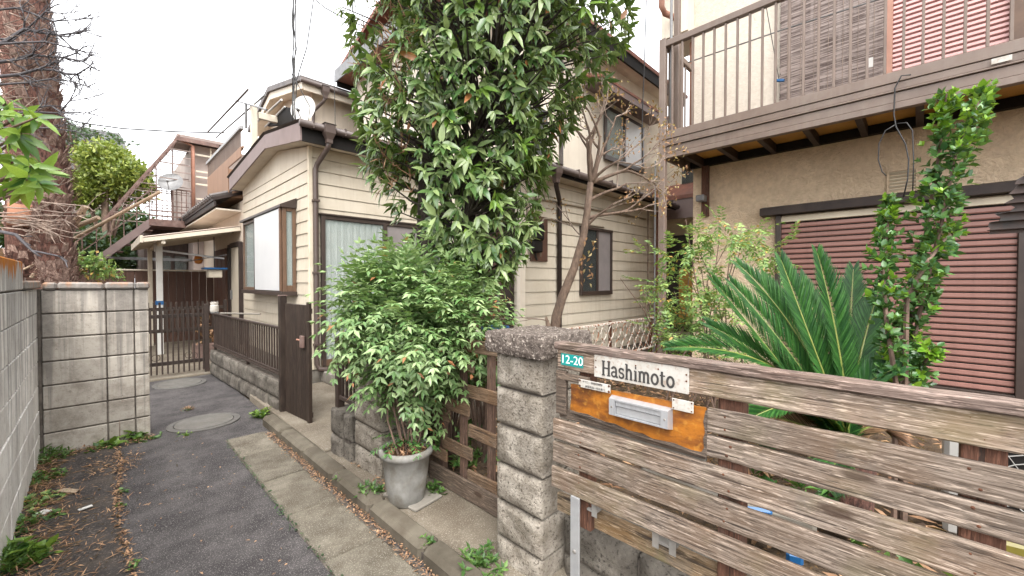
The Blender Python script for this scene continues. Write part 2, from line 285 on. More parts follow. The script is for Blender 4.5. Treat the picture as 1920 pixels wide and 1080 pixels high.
mat('orange_plastic', (0.62, 0.24, 0.05), (0.5, 0.18, 0.04), 5, rough=0.4)
mat('ac_white', (0.42, 0.41, 0.39), (0.34, 0.33, 0.31), 4, rough=0.5)
mat('pot_cement', (0.29, 0.285, 0.265), (0.17, 0.165, 0.15), 9.0, rough=0.75, bump=0.25, bscale=60, dirt=(0.13, 0.105, 0.07), dscale=7.0, damt=0.8)
mat('litter_soil', (0.14, 0.06, 0.03), (0.06, 0.03, 0.018), 40, rough=1.0, bump=1.0, bscale=90, bdist=0.02)
# plants
leaf_mat('leaf_ever', (0.045, 0.105, 0.028), (0.27, 0.35, 0.14), (0.30, 0.13, 0.05), 0.012, rough=0.27, trans=0.2)
leaf_mat('leaf_ever_young', (0.10, 0.20, 0.03), (0.22, 0.34, 0.06), None, rough=0.32, trans=0.25)
leaf_mat('leaf_nandina', (0.09, 0.185, 0.055), (0.34, 0.45, 0.21), (0.40, 0.17, 0.08), 0.012, rough=0.38, trans=0.25)
leaf_mat('leaf_garden', (0.10, 0.21, 0.06), (0.36, 0.46, 0.14), (0.48, 0.29, 0.08), 0.06, rough=0.45, trans=0.3)
leaf_mat('leaf_sago', (0.010, 0.045, 0.012), (0.042, 0.13, 0.025), None, rough=0.42, trans=0.1, spec=0.3)
leaf_mat('leaf_gloss', (0.025, 0.08, 0.025), (0.11, 0.23, 0.06), None, rough=0.25, trans=0.18)
leaf_mat('leaf_gloss_new', (0.10, 0.24, 0.018), (0.24, 0.41, 0.04), None, rough=0.28, trans=0.3)
leaf_mat('leaf_bright', (0.025, 0.085, 0.018), (0.26, 0.40, 0.07), None, rough=0.32, trans=0.35)
leaf_mat('leaf_round', (0.10, 0.15, 0.025), (0.34, 0.38, 0.08), None, rough=0.5, trans=0.25)
leaf_mat('leaf_far', (0.010, 0.032, 0.012), (0.045, 0.095, 0.03), None, rough=0.55, trans=0.15)
leaf_mat('leaf_weed', (0.03, 0.085, 0.02), (0.14, 0.25, 0.06), None, rough=0.45, trans=0.3)
leaf_mat('leaf_dry', (0.17, 0.08, 0.042), (0.50, 0.31, 0.18), (0.06, 0.035, 0.022), 0.15, rough=0.8, trans=0.15)
leaf_mat('leaf_maple', (0.20, 0.09, 0.045), (0.42, 0.23, 0.11), (0.48, 0.36, 0.17), 0.15, rough=0.7, trans=0.3)
mat('bark_dark', (0.055, 0.042, 0.034), (0.028, 0.021, 0.017), 10, rough=0.95, bump=1.0, bscale=22, bdist=0.02, stretch=(3, 3, 1), dirt=(0.13, 0.12, 0.09), dscale=6, damt=0.4)
mat('bark_maple', (0.23, 0.16, 0.115), (0.12, 0.08, 0.058), 12, rough=0.9, bump=0.8, bscale=30, bdist=0.01, stretch=(3, 3, 1), dirt=(0.06, 0.045, 0.035), dscale=8, damt=0.6)
mat('twig', (0.17, 0.11, 0.08), (0.09, 0.06, 0.045), 20, rough=0.9)
mat('twig_pale', (0.36, 0.28, 0.22), (0.18, 0.13, 0.105), 12, rough=0.9, dirt=(0.09, 0.075, 0.07), dscale=5, damt=0.6)
mat('twig_grey', (0.085, 0.08, 0.085), (0.05, 0.046, 0.05), 15, rough=0.9)
mat('palm_fibre', (0.22, 0.105, 0.078), (0.05, 0.024, 0.018), 18, rough=1.0, bump=1.0, bscale=60, bdist=0.02, stretch=(3, 3, 1))
mat('palm_scale', (0.40, 0.28, 0.225), (0.10, 0.055, 0.042), 12, rough=0.95, objvar=0.3, stretch=(4, 4, 1))
mat('palm_bare', (0.30, 0.14, 0.08), (0.18, 0.08, 0.05), 7, rough=0.85, bump=0.4)
mat('rachis', (0.20, 0.22, 0.05), (0.13, 0.17, 0.035), 9, rough=0.4)

# ------------------------------------------------------------------ object helpers
WL = {}; CACHE = {}
def tag(o, label=None, cat=None, group=None, kind=None):
    for k, v in (('label', label), ('category', cat), ('group', group), ('kind', kind)):
        if v: o[k] = v
    return o
def thing(name, label, cat, loc=(0, 0, 0), group=None):
    o = bpy.data.objects.new(name, None); COL.objects.link(o); o.location = loc; o.empty_display_size = 0.1
    WL[o.name] = Vector(loc); return tag(o, label, cat, group)
def put(name, me, parent=None, at=(0, 0, 0), rot=None):
    o = bpy.data.objects.new(name, me); COL.objects.link(o); at = Vector(at)
    WL[o.name] = at
    if parent: o.parent = parent; o.location = at - WL[parent.name]
    else: o.location = at
    if rot: o.rotation_euler = rot
    return o
def mesh(name, v, f, m, smooth=False):
    me = bpy.data.meshes.new(name); me.from_pydata([tuple(p) for p in v], [], f)
    if m: me.materials.append(MATS[m])
    if smooth: me.polygons.foreach_set('use_smooth', [True] * len(me.polygons))
    me.update(); return me
def cbox_vf(d, c=0.0):
    hx, hy, hz = d[0] / 2, d[1] / 2, d[2] / 2
    if c <= 0:
        v = [(sx * hx, sy * hy, sz * hz) for sx in (-1, 1) for sy in (-1, 1) for sz in (-1, 1)]
        return v, [(0, 1, 3, 2), (4, 6, 7, 5), (0, 4, 5, 1), (2, 3, 7, 6), (0, 2, 6, 4), (1, 5, 7, 3)]
    c = min(c, hx * .9, hy * .9, hz * .9); v = []; idx = {}
    for sx in (-1, 1):
        for sy in (-1, 1):
            for sz in (-1, 1):
                for ax in range(3):
                    p = [sx * hx, sy * hy, sz * hz]
                    for k, s in enumerate((sx, sy, sz)):
                        if k != ax: p[k] -= s * c
                    idx[(sx, sy, sz, ax)] = len(v); v.append(tuple(p))
    f = []
    for ax in range(3):
        o1, o2 = [(1, 2), (2, 0), (0, 1)][ax]
        for s in (-1, 1):
            q = []
            for a, b in ((-1, -1), (1, -1), (1, 1), (-1, 1)):
                k = [0, 0, 0]; k[ax] = s; k[o1] = a; k[o2] = b; q.append(idx[(k[0], k[1], k[2], ax)])
            f.append(tuple(q if s > 0 else q[::-1]))
    for ax in range(3):
        o1, o2 = [(1, 2), (2, 0), (0, 1)][ax]
        for a in (-1, 1):
            for b in (-1, 1):
                q = []
                for s, w in ((-1, o1), (1, o1), (1, o2), (-1, o2)):
                    k = [0, 0, 0]; k[ax] = s; k[o1] = a; k[o2] = b; q.append(idx[(k[0], k[1], k[2], w)])
                f.append(tuple(q if a * b > 0 else q[::-1]))
    for sx in (-1, 1):
        for sy in (-1, 1):
            for sz in (-1, 1):
                q = [idx[(sx, sy, sz, a)] for a in range(3)]
                f.append(tuple(q if sx * sy * sz > 0 else q[::-1]))
    return v, f
def bx(name, lo, hi, m, parent=None, c=0.0, rot=None):
    """a (chamfered) box as an object of its own; alike boxes share their mesh"""
    lo, hi = Vector(lo), Vector(hi); d = hi - lo; key = (round(abs(d.x), 4), round(abs(d.y), 4), round(abs(d.z), 4), m, c)
    if key not in CACHE:
        v, f = cbox_vf(key[:3], c); CACHE[key] = mesh(name, v, f, m)
    return put(name, CACHE[key], parent, (lo + hi) / 2, rot)
class MB:
    def __init__(s): s.v = []; s.f = []
    def add(s, v, f):
        n = len(s.v); s.v += [Vector(p) for p in v]; s.f += [tuple(i + n for i in q) for q in f]; return s
    def box(s, lo, hi, c=0.0):
        lo, hi = Vector(lo), Vector(hi); d = hi - lo; ctr = (lo + hi) / 2
        v, f = cbox_vf((abs(d.x), abs(d.y), abs(d.z)), c); return s.add([Vector(p) + ctr for p in v], f)
    def bar(s, a, b, w, h, up=(0, 0, 1), c=0.0):
        a, b = Vector(a), Vector(b); t = (b - a); L = t.length; t.normalize(); up = Vector(up)
        sd = t.cross(up)
        if sd.length < 1e-4: sd = t.cross(Vector((1, 0, 0)))
        sd.normalize(); u = sd.cross(t)
        v, f = cbox_vf((w, L, h), c); ctr = (a + b) / 2
        return s.add([ctr + sd * p[0] + t * p[1] + u * p[2] for p in v], f)
    def tube(s, pts, r, n=8, cap=True):
        pts = [Vector(p) for p in pts]; k = len(pts)
        rs = r if isinstance(r, (list, tuple)) else [r] * k
        ref = Vector((0.31, 0.17, 0.93)); v = []; f = []
        prev = None
        for i, p in enumerate(pts):
            t = (pts[min(i + 1, k - 1)] - pts[max(i - 1, 0)])
            if t.length < 1e-9: t = Vector((0, 0, 1))
            t.normalize()
            if prev is None:
                sd = t.cross(ref)
                if sd.length < 1e-3: sd = t.cross(Vector((1, 0, 0)))
            else: sd = prev - t * prev.dot(t)
            sd.normalize(); prev = sd; u = t.cross(sd)
            for j in range(n):
                a = 2 * math.pi * j / n; v.append(p + (sd * math.cos(a) + u * math.sin(a)) * rs[i])
        for i in range(k - 1):
            for j in range(n):
                j2 = (j + 1) % n; f.append((i * n + j, i * n + j2, (i + 1) * n + j2, (i + 1) * n + j))
        if cap: f.append(tuple(range(n - 1, -1, -1))); f.append(tuple((k - 1) * n + j for j in range(n)))
        return s.add(v, f)
    def prism(s, poly, ex):
        poly = [Vector(p) for p in poly]; ex = Vector(ex); n = len(poly)
        v = poly + [p + ex for p in poly]
        f = [tuple(range(n - 1, -1, -1)), tuple(range(n, 2 * n))] + [(i, (i + 1) % n, n + (i + 1) % n, n + i) for i in range(n)]
        return s.add(v, f)
    def lathe(s, prof, ctr, n=32):
        ctr = Vector(ctr); v = []; f = []
        for r, z in prof:
            for j in range(n):
                a = 2 * math.pi * j / n; v.append(ctr + Vector((r * math.cos(a), r * math.sin(a), z)))
        for i in range(len(prof) - 1):
            for j in range(n):
                j2 = (j + 1) % n; f.append((i * n + j, i * n + j2, (i + 1) * n + j2, (i + 1) * n + j))
        return s.add(v, f)
    def build(s, name, m, parent=None, at=None, smooth=False):
        at = Vector(at) if at is not None else (WL[parent.name].copy() if parent else Vector((0, 0, 0)))
        return put(name, mesh(name, [p - at for p in s.v], s.f, m, smooth), parent, at)
def struct(o): return tag(o, kind='structure')

# ------------------------------------------------------------------ foliage helpers (leaves as small folded blades)
LEAF8 = (np.array([(0, 0, 0), (-1, .30, .12), (0, .32, -.02), (1, .30, .12), (-.8, .66, .10), (0, .66, -.04), (.8, .66, .10), (0, 1, 0)], float),
         [(0, 3, 2), (0, 2, 1), (2, 3, 6, 5), (1, 2, 5, 4), (5, 6, 7), (4, 5, 7)])
LEAF4 = (np.array([(0, 0, 0), (-1, .42, .16), (1, .42, .16), (0, 1, 0)], float), [(0, 2, 3), (0, 3, 1)])
def nrm(a): return a / np.maximum(np.linalg.norm(a, axis=1, keepdims=True), 1e-9)
class Leaves:
    """a list of leaves: base point, growing direction, upper-side normal, length, half width"""
    def __init__(s): s.p = []; s.d = []; s.n = []; s.l = []; s.w = []
    def add(s, p, d, n, l, w): s.p.append(tuple(p)); s.d.append(tuple(d)); s.n.append(tuple(n)); s.l.append(l); s.w.append(w)
    def arr(s): return [np.array(a, float) for a in (s.p, s.d, s.n, s.l, s.w)]
def leaf_geo(P, D, N, L, Wd, tpl=LEAF8, droop=0.15):
    T, F = tpl; D = nrm(D); sd = nrm(np.cross(D, N)); up = np.cross(sd, D)
    n = len(P); k = len(T)
    y = T[:, 1]; z = T[:, 2]
    V = (P[:, None, :] + sd[:, None, :] * (T[:, 0][None, :, None] * Wd[:, None, None])
         + D[:, None, :] * (y[None, :, None] * L[:, None, None])
         + up[:, None, :] * (z[None, :, None] * Wd[:, None, None] * 2.2 - (y ** 2)[None, :, None] * L[:, None, None] * droop))
    V = V.reshape(-1, 3)
    faces = []
    for i in range(n):
        o = i * k
        for q in F: faces.append(tuple(a + o for a in q))
    return V, faces
def leaves_mesh(name, P, D, N, L, Wd, m, tpl=LEAF8, droop=0.15, at=(0, 0, 0)):
    V, F = leaf_geo(P - np.array(at), D, N, L, Wd, tpl, droop)
    me = bpy.data.meshes.new(name); me.from_pydata(V.tolist(), [], F)
    me.materials.append(MATS[m]); me.polygons.foreach_set('use_smooth', [True] * len(me.polygons)); me.update(); return me
LEAFMESH = {}
def foliage(parent, LV, m, tpl=LEAF8, droop=0.15, parts=0, name='foliage'):
    """the nearest `parts` leaves become objects of their own (sharing one mesh), the rest one mass"""
    P, D, N, L, Wd = LV.arr() if isinstance(LV, Leaves) else LV
    order = np.argsort(np.linalg.norm(P - np.array((0, 0, HC)), axis=1)); at = WL[parent.name]
    near, rest = order[:parts], order[parts:]
    if len(rest):
        put(name, leaves_mesh(name, P[rest], D[rest], N[rest], L[rest], Wd[rest], m, tpl, droop, at), parent, at)['kind'] = 'stuff'
    if len(near):
        ratio = float(np.median(Wd[near] / L[near])); key = (m, round(ratio, 3), droop)
        if key not in LEAFMESH:
            LEAFMESH[key] = leaves_mesh('leaf', np.zeros((1, 3)), np.array([(0, 1., 0)]), np.array([(0, 0, 1.)]), np.array([1.]), np.array([ratio]), m, tpl, droop)
        from mathutils import Matrix
        for i in near:
            d = Vector(D[i]).normalized(); s = d.cross(Vector(N[i]))
            if s.length < 1e-5: continue
            s.normalize(); u = s.cross(d)
            o = put('leaf', LEAFMESH[key], parent, P[i])
            o.rotation_euler = Matrix((s, d, u)).transposed().to_euler(); o.scale = (L[i],) * 3
def rv(): v = rng.normal(size=3); return v / np.linalg.norm(v)
def whorl(LV, p, d, n, l, w, spread=0.9, droop=0.35):
    d = np.array(d, float); d /= np.linalg.norm(d); a = np.cross(d, rv()); a /= np.linalg.norm(a); b = np.cross(d, a)
    ph = rng.random() * 6.28
    for i in range(n):
        t = ph + i * 2.4 + rng.normal() * .2; q = spread * (0.55 + 0.6 * rng.random())
        e = d * (1.0 - 0.35 * q) + (a * math.cos(t) + b * math.sin(t)) * q + np.array((0, 0, -droop * rng.random()))
        e /= np.linalg.norm(e); ll = l * (0.65 + 0.55 * rng.random())
        up = d - e * d.dot(e) + rv() * 0.25 + np.array((0, 0, .35))
        LV.add(np.array(p) - d * rng.random() * l * .35, e, up, ll, w * ll / l * (0.85 + .3 * rng.random()))
def spray(LV, p, d, length, pairs, l, w, sag=0.3, fan=0.9):
    """pinnate spray: leaflets in pairs along a drooping stalk; returns the stalk"""
    d = np.array(d, float); d /= np.linalg.norm(d); p = np.array(p, float); pts = [p.copy()]
    step = length / pairs
    for i in range(pairs):
        d = d + np.array((0, 0, -sag / pairs)) + rv() * 0.05; d /= np.linalg.norm(d)
        p = p + d * step; pts.append(p.copy())
        sd = np.cross(d, (0, 0, 1.0)); sd /= max(np.linalg.norm(sd), 1e-6); up = np.cross(sd, d)
        for s in (-1, 1):
            e = d * 0.65 + sd * s * fan + rv() * 0.22 + np.array((0, 0, -.12))
            ll = l * (0.7 + 0.5 * rng.random())
            LV.add(p, e, up + rv() * 0.35, ll, w * ll / l)
    LV.add(p, d + rv() * .15, np.cross(np.cross(d, (0, 0, 1.0)), d) + rv() * .2, l, w)
    return pts

# ================================================================== THE SETTING
def sheet(name, x0, x1, y0, y1, z, m, nx=1, ny=1, amp=0.0, th=0.0, wob=0.0, seed=1):
    g = np.random.default_rng(seed); v = []; f = []
    for j in range(ny + 1):
        for i in range(nx + 1):
            x = x0 + (x1 - x0) * i / nx; y = y0 + (y1 - y0) * j / ny
            if wob and i in (0, nx): x += g.normal() * wob
            v.append((x, y, z + g.normal() * amp))
    for j in range(ny):
        for i in range(nx):
            a = j * (nx + 1) + i; f.append((a, a + 1, a + nx + 2, a + nx + 1))
    if th:
        n = len(v); v += [(p[0], p[1], z - th) for p in v]
        rim = [i for i in range(nx + 1)] + [(nx + 1) * (j + 1) - 1 for j in range(1, ny + 1)] + [ny * (nx + 1) + i for i in range(nx - 1, -1, -1)] + [(nx + 1) * j for j in range(ny - 1, 0, -1)]
        for k in range(len(rim)):
            a, b = rim[k], rim[(k + 1) % len(rim)]; f.append((a, a + n, b + n, b))
    return struct(put(name, mesh(name, v, f, m, amp > 0), None, (0, 0, 0)))
sheet('ground', -90, 90, -90, 90, -0.06, 'soil')
sheet('road', -0.60, 1.32, -3.0, 8.12, 0.0, 'asphalt', 12, 80, amp=0.0015)
sheet('road_patch', -0.48, 0.085, -2.5, 5.29, 0.006, 'asphalt_old', 8, 70, amp=0.002, wob=0.010, seed=5)
gutter = struct(bx('pavement', (0.82, -3.0, -0.05), (1.17, 4.62, 0.002), 'mortar'))
ys = [4.60, 4.05, 3.44, 2.83, 2.22, 1.61, 1.0, 0.39, -0.22, -0.83, -1.44]
for a, b in zip(ys[1:], ys[:-1]):
    o = bx('slab', (0.826, a + 0.006, -0.04), (1.135, b - 0.006, 0.016 + random.uniform(-.004, .004)), 'slab', gutter, 0.008)
    o.rotation_euler = (random.uniform(-.004, .004), random.uniform(-.012, .006), random.uniform(-.006, .006))
kerb = struct(bx('kerb', (1.20, -3.0, -0.05), (1.30, 4.85, 0.05), 'mortar'))
ky = [4.86, 4.26, 3.66, 3.06, 2.46, 1.86, 1.26, 0.66, 0.06, -0.54, -1.14]
for a, b in zip(ky[1:], ky[:-1]):
    bx('kerb_stone', (1.185, a + 0.005, -0.04), (1.315, b - 0.005, 0.095 + random.uniform(-.004, .004)), 'kerb_stone', kerb, 0.026)
sheet('pavement', 1.318, 2.75, -3.0, 3.50, 0.070, 'apron', 10, 40, amp=0.002, th=0.1)
struct(bx('path', (1.318, 3.52, -0.05), (3.95, 5.95, 0.085), 'apron', None, 0.01))
struct(bx('doorstep', (2.2, 5.62, 0.085), (3.9, 5.99, 0.24), 'cement_plain', None, 0.012))
struct(bx('gate_threshold', (0.36, 8.10, -0.05), (1.30, 8.95, 0.03), 'apron', None, 0.01))
struct(bx('yard_paving', (0.2, 8.96, -0.05), (2.05, 14.0, 0.012), 'apron'))
# garden earth behind the fence, heaped unevenly
v = []; f = []; nx, ny = 40, 50
for j in range(ny + 1):
    for i in range(nx + 1):
        x = 1.78 + 4.4 * i / nx; y = -3.0 + 6.2 * j / ny
        v.append((x, y, 0.13 + 0.05 * math.sin(x * 3.1 + y * 2.3) * math.sin(y * 2.7) + rng.normal() * 0.012))
for j in range(ny):
    for i in range(nx): a = j * (nx + 1) + i; f.append((a, a + 1, a + nx + 2, a + nx + 1))
struct(put('garden_soil', mesh('garden_soil', v, f, 'soil', True)))

# ---- block walls on the left
def block_wall(root, cells, m, mort, depth_axis, ch=0.007):
    for lo, hi in cells: bx('block', lo, hi, m, root, ch)
lw = thing('block_wall', 'tall streaked grey concrete block wall along the left of the lane', 'wall', (-0.43, 3.3, 0))
MB().box((-0.475, 1.02, -0.05), (-0.381, 4.36, 1.60)).box((-0.474, 4.361, -0.05), (-0.381, 5.29, 1.42)).build('mortar_core', 'mortar', lw)
LZ = [0.0, 0.200, 0.405, 0.612, 0.818, 1.022, 1.230, 1.435]
for k in range(7):
    for j in range(11):
        y1 = 5.29 - 0.40 * j - (0.0 if k % 2 == 0 else 0.0); y0 = y1 - 0.40
        if y0 < 0.9: continue
        bx('block', (-0.49, y0 + 0.003, LZ[k] + 0.003), (-0.368 + random.uniform(-.002, .002), y1 - 0.003, LZ[k + 1] - 0.004), 'wall_block', lw, 0.004)
for j in range(9):
    y1 = 4.38 - 0.40 * j
    if y1 - .4 > 0.8: bx('block', (-0.49, y1 - 0.397, 1.439), (-0.366, y1 - 0.003, 1.635), 'wall_block', lw, 0.008)
bx('coping', (-0.50, 4.39, 1.439), (-0.345, 5.29, 1.503), 'coping', lw, 0.012)
cw = thing('block_wall', 'short weathered block wall standing across the lane with rough coping', 'wall', (0, 5.36, 0))
MB().box((-0.36, 5.315, -0.05), (0.332, 5.41, 1.43)).build('mortar_core', 'mortar', cw); bx('mortar_joint', (-0.395, 5.291, -0.05), (-0.3505, 5.40, 1.43), 'mortar', cw)
cx = [-0.352, 0.047, 0.236, 0.345]
for k in range(7):
    dz = (0.012, 0.0, -0.01, -0.018)
    for i in range(3):
        z0, z1 = LZ[k] - .012 + 0.006, LZ[k + 1] - .012 - 0.005
        if k == 0: z0 = -0.02
        bx('block', (cx[i] + 0.005, 5.30 + random.uniform(-.003, .003), z0), (cx[i + 1] - 0.005, 5.42, z1), 'cross_block', cw, 0.006)
for a, b in ((-0.34, -0.255), (-0.25, 0.035), (0.04, 0.245), (0.25, 0.352)):
    o = bx('coping', (a, 5.272, 1.424), (b, 5.445, 1.49), 'coping', cw, 0.016); o.rotation_euler = (0, random.uniform(-.02, .02), random.uniform(-.03, .03))

# ---- manholes
def manhole(c, rx, ry, label):
    t = thing('manhole', label, 'manhole', (c[0], c[1], 0))
    def disc(r0, r1, z0, z1, n=40):
        b = MB(); prof = [(r0, z0), (r1, z0), (r1, z1), (r0, z1)] if r0 else [(0.001, z1), (r1 - .01, z1), (r1, z1 - .006), (r1, z0)]
        for i in range(len(prof) - (0 if r0 else 1)):
            (a, za), (d, zd) = prof[i], prof[(i + 1) % len(prof)]
            for j in range(n):
                q = []
                for (r, z), jj in (((a, za), j), ((a, za), j + 1), ((d, zd), j + 1), ((d, zd), j)):
                    ang = 2 * math.pi * jj / n; q.append((c[0] + rx * r * math.cos(ang), c[1] + ry * r * math.sin(ang), z))
                b.add(q, [(0, 1, 2, 3)])
        return b
    disc(0.83, 1.0, -0.01, 0.010).build('rim', 'manhole_rim', t)
    disc(0, 0.81, -0.01, 0.014).build('lid', 'manhole_lid', t)
manhole((0.775, 5.36), 0.315, 0.30, 'round concrete manhole cover in the lane nearest the cross wall')
manhole((0.82, 7.65), 0.31, 0.36, 'round concrete manhole cover directly before the lane end gate')

# ---- rough split-face blocks
ROCK = {}
def rock_mesh(dx, dy, dz, m, front, seed, amp=0.018, n=9):
    """block with a hammered face on side `front` ('-x'), rounded arrises and smooth drafted margins"""
    key = (round(dx, 3), round(dy, 3), round(dz, 3), m, seed)
    if key in ROCK: return ROCK[key]
    g = np.random.default_rng(seed); nz = max(6, int(n * dz / dy) + 2)
    h = g.normal(size=(n + 1, nz + 1)) * 0.5
    k = (h + np.roll(h, 1, 0) + np.roll(h, 1, 1) + np.roll(h, -1, 0) + np.roll(h, -1, 1)) / 2.4
    k = (k + np.roll(k, 1, 0) + np.roll(k, 1, 1) + np.roll(k, -1, 0) + np.roll(k, -1, 1)) / 3.0
    k += g.random() * np.sin(np.linspace(0, 5, n + 1) + g.random() * 6)[:, None] * 0.6
    v = []; f = []
    for i in range(n + 1):
        for j in range(nz + 1):
            s, t = i / n, j / nz; e = min(s, 1 - s, t, 1 - t); mg = min(1.0, e / 0.13)
            x = -dx / 2 + (0.010 if e == 0 else 0) - mg * (amp * (0.55 + 0.6 * k[i, j]))
            v.append((x, -dy / 2 + dy * s + (0.004 if i == 0 else -0.004 if i == n else 0), -dz / 2 + dz * t + (0.004 if j == 0 else -0.004 if j == nz else 0)))
    for i in range(n):
        for j in range(nz): a = i * (nz + 1) + j; f.append((a, a + 1, a + nz + 2, a + nz + 1))
    rim = [(i, 0) for i in range(n + 1)] + [(n, j) for j in range(1, nz + 1)] + [(i, nz) for i in range(n - 1, -1, -1)] + [(0, j) for j in range(nz - 1, 0, -1)]
    base = len(v); N = len(rim)
    for (i, j) in rim: v.append((-dx / 2 + 0.016, (-dy / 2 + dy * i / n), -dz / 2 + dz * j / nz))
    for (i, j) in rim: v.append((dx / 2 - 0.004, (-dy / 2 + dy * i / n), -dz / 2 + dz * j / nz))
    for q in range(N):
        a = rim[q][0] * (nz + 1) + rim[q][1]; b2 = rim[(q + 1) % N]; b = b2[0] * (nz + 1) + b2[1]
        f.append((a, b, base + (q + 1) % N, base + q)); f.append((base + q, base + (q + 1) % N, base + N + (q + 1) % N, base + N + q))
    f.append(tuple(base + N + q for q in range(N)))
    ROCK[key] = mesh('block', v, f, m); ROCK[key].polygons.foreach_set('use_smooth', [q < n * nz for q in range(len(f))]); return ROCK[key]
def rock(root, lo, hi, m, seed, amp=0.018, n=9, name='block'):
    lo, hi = Vector(lo), Vector(hi); d = hi - lo
    return put(name, rock_mesh(d.x, d.y, d.z, m, '-x', seed, amp, n), root, (lo + hi) / 2)

# near gate pillar beside the plank fence
np_ = thing('gate_pillar', 'split-face stone pillar with pebble cap beside the plank fence', 'pillar', (1.61, 1.41, 0))
PZ = [-0.02, 0.174, 0.365, 0.560, 0.761, 0.955, 1.137]
MB().box((1.475, 1.27, -0.05), (1.74, 1.545, 1.13)).build('mortar_core', 'mortar', np_)
for k in range(6):
    b = rock(np_, (1.45, 1.252, PZ[k] + 0.006), (1.76, 1.562, PZ[k + 1] - 0.006), 'rockface', 20 + k, 0.013, 14)
def rough_slab(name, lo, hi, m, root, amp, n=14, seed=3):
    g = np.random.default_rng(seed); lo, hi = Vector(lo), Vector(hi); d = hi - lo; v = []; f = []; idx = {}
    nz = 4
    def vid(i, j, k):
        if (i, j, k) not in idx:
            p = Vector((lo.x + d.x * i / n, lo.y + d.y * j / n, lo.z + d.z * k / nz))
            c = (lo + hi) / 2; e = 0
            q = p + Vector(g.normal(size=3)) * amp
            edge = (i in (0, n)) + (j in (0, n)) + (k in (0, nz))
            if edge >= 2: q = q + (c - q) * (0.035 if edge == 2 else .06)
            idx[(i, j, k)] = len(v); v.append(q)
        return idx[(i, j, k)]
    for a in range(n):
        for b in range(n):
            f.append((vid(a, b, nz), vid(a + 1, b, nz), vid(a + 1, b + 1, nz), vid(a, b + 1, nz)))
            f.append((vid(a, b, 0), vid(a, b + 1, 0), vid(a + 1, b + 1, 0), vid(a + 1, b, 0)))
        for k in range(nz):
            f.append((vid(a, 0, k), vid(a + 1, 0, k), vid(a + 1, 0, k + 1), vid(a, 0, k + 1)))
            f.append((vid(a, n, k), vid(a, n, k + 1), vid(a + 1, n, k + 1), vid(a + 1, n, k)))
            f.append((vid(0, a, k), vid(0, a, k + 1), vid(0, a + 1, k + 1), vid(0, a + 1, k)))
            f.append((vid(n, a, k), vid(n, a + 1, k), vid(n, a + 1, k + 1), vid(n, a, k + 1)))
    b = MB(); b.v = v; b.f = f; return b.build(name, m, root)
rough_slab('cap', (1.405, 1.205, 1.137), (1.815, 1.605, 1.243), 'pebble', np_, 0.0022, 22)
# far gate pillar by the opening, behind the potted bush
fp = thing('gate_pillar', 'split-face stone pillar behind the grey pot, half hidden by leaves', 'pillar', (1.56, 2.95, 0))
QZ = [0.0, 0.212, 0.402, 0.592, 0.780, 0.965, 1.120]
MB().box((1.435, 2.76, -0.05), (1.70, 3.14, 1.115)).build('mortar_core', 'mortar', fp)
for k in range(6): rock(fp, (1.41, 2.742, QZ[k] + 0.006), (1.72, 3.16, QZ[k + 1] - 0.006), 'rockface', 31 + k, 0.014, 14)
rough_slab('cap', (1.375, 2.71, 1.12), (1.755, 3.19, 1.19), 'pebble', fp, 0.0035)
# low dark stub wall with its bit of brown metal fence
sw = thing('stub_wall', 'low dark stone stub wall with brown metal fence next to the opening', 'wall', (1.44, 3.34, 0))
MB().box((1.385, 3.18, -0.03), (1.51, 3.50, 0.42)).build('mortar_core', 'mortar', sw)
for k in range(2):
    rock(sw, (1.365, 3.30, 0.01 + .215 * k), (1.53, 3.52, 0.215 + .215 * k), 'rockface_dark', 41 + k, 0.010, 10)
    rock(sw, (1.385, 3.165, 0.01 + .215 * k), (1.53, 3.292, 0.215 + .215 * k), 'rockface_dark', 43 + k, 0.012, 8)
bx('rail', (1.425, 3.165, 0.975), (1.455, 3.52, 1.005), 'alu_brown', sw, 0.004); bx('rail', (1.42, 3.165, 0.50), (1.46, 3.52, 0.535), 'alu_brown', sw, 0.004)
for y in (3.20, 3.275, 3.35, 3.425): bx('baluster', (1.43, y, 0.535), (1.45, y + 0.02, 0.975), 'alu_brown', sw, 0.002)
bx('post', (1.41, 3.47, 0.40), (1.47, 3.53, 1.03), 'alu_brown', sw, 0.004)
# long low wall under the plank fence
fw = thing('stone_wall', 'low dark split-face stone wall under the plank fence', 'wall', (1.72, 0.0, 0))
MB().box((1.62, -2.0, -0.05), (1.80, 1.24, 0.30)).build('mortar_core', 'mortar', fw)
for k in range(2):
    for j in range(8):
        y1 = 1.24 - 0.40 * j; rock(fw, (1.60, y1 - .394, -0.03 + 0.185 * k), (1.82, y1 - .006, 0.145 + 0.185 * k), 'rockface_dark', 50 + (j * 2 + k) % 5, 0.016, 12)

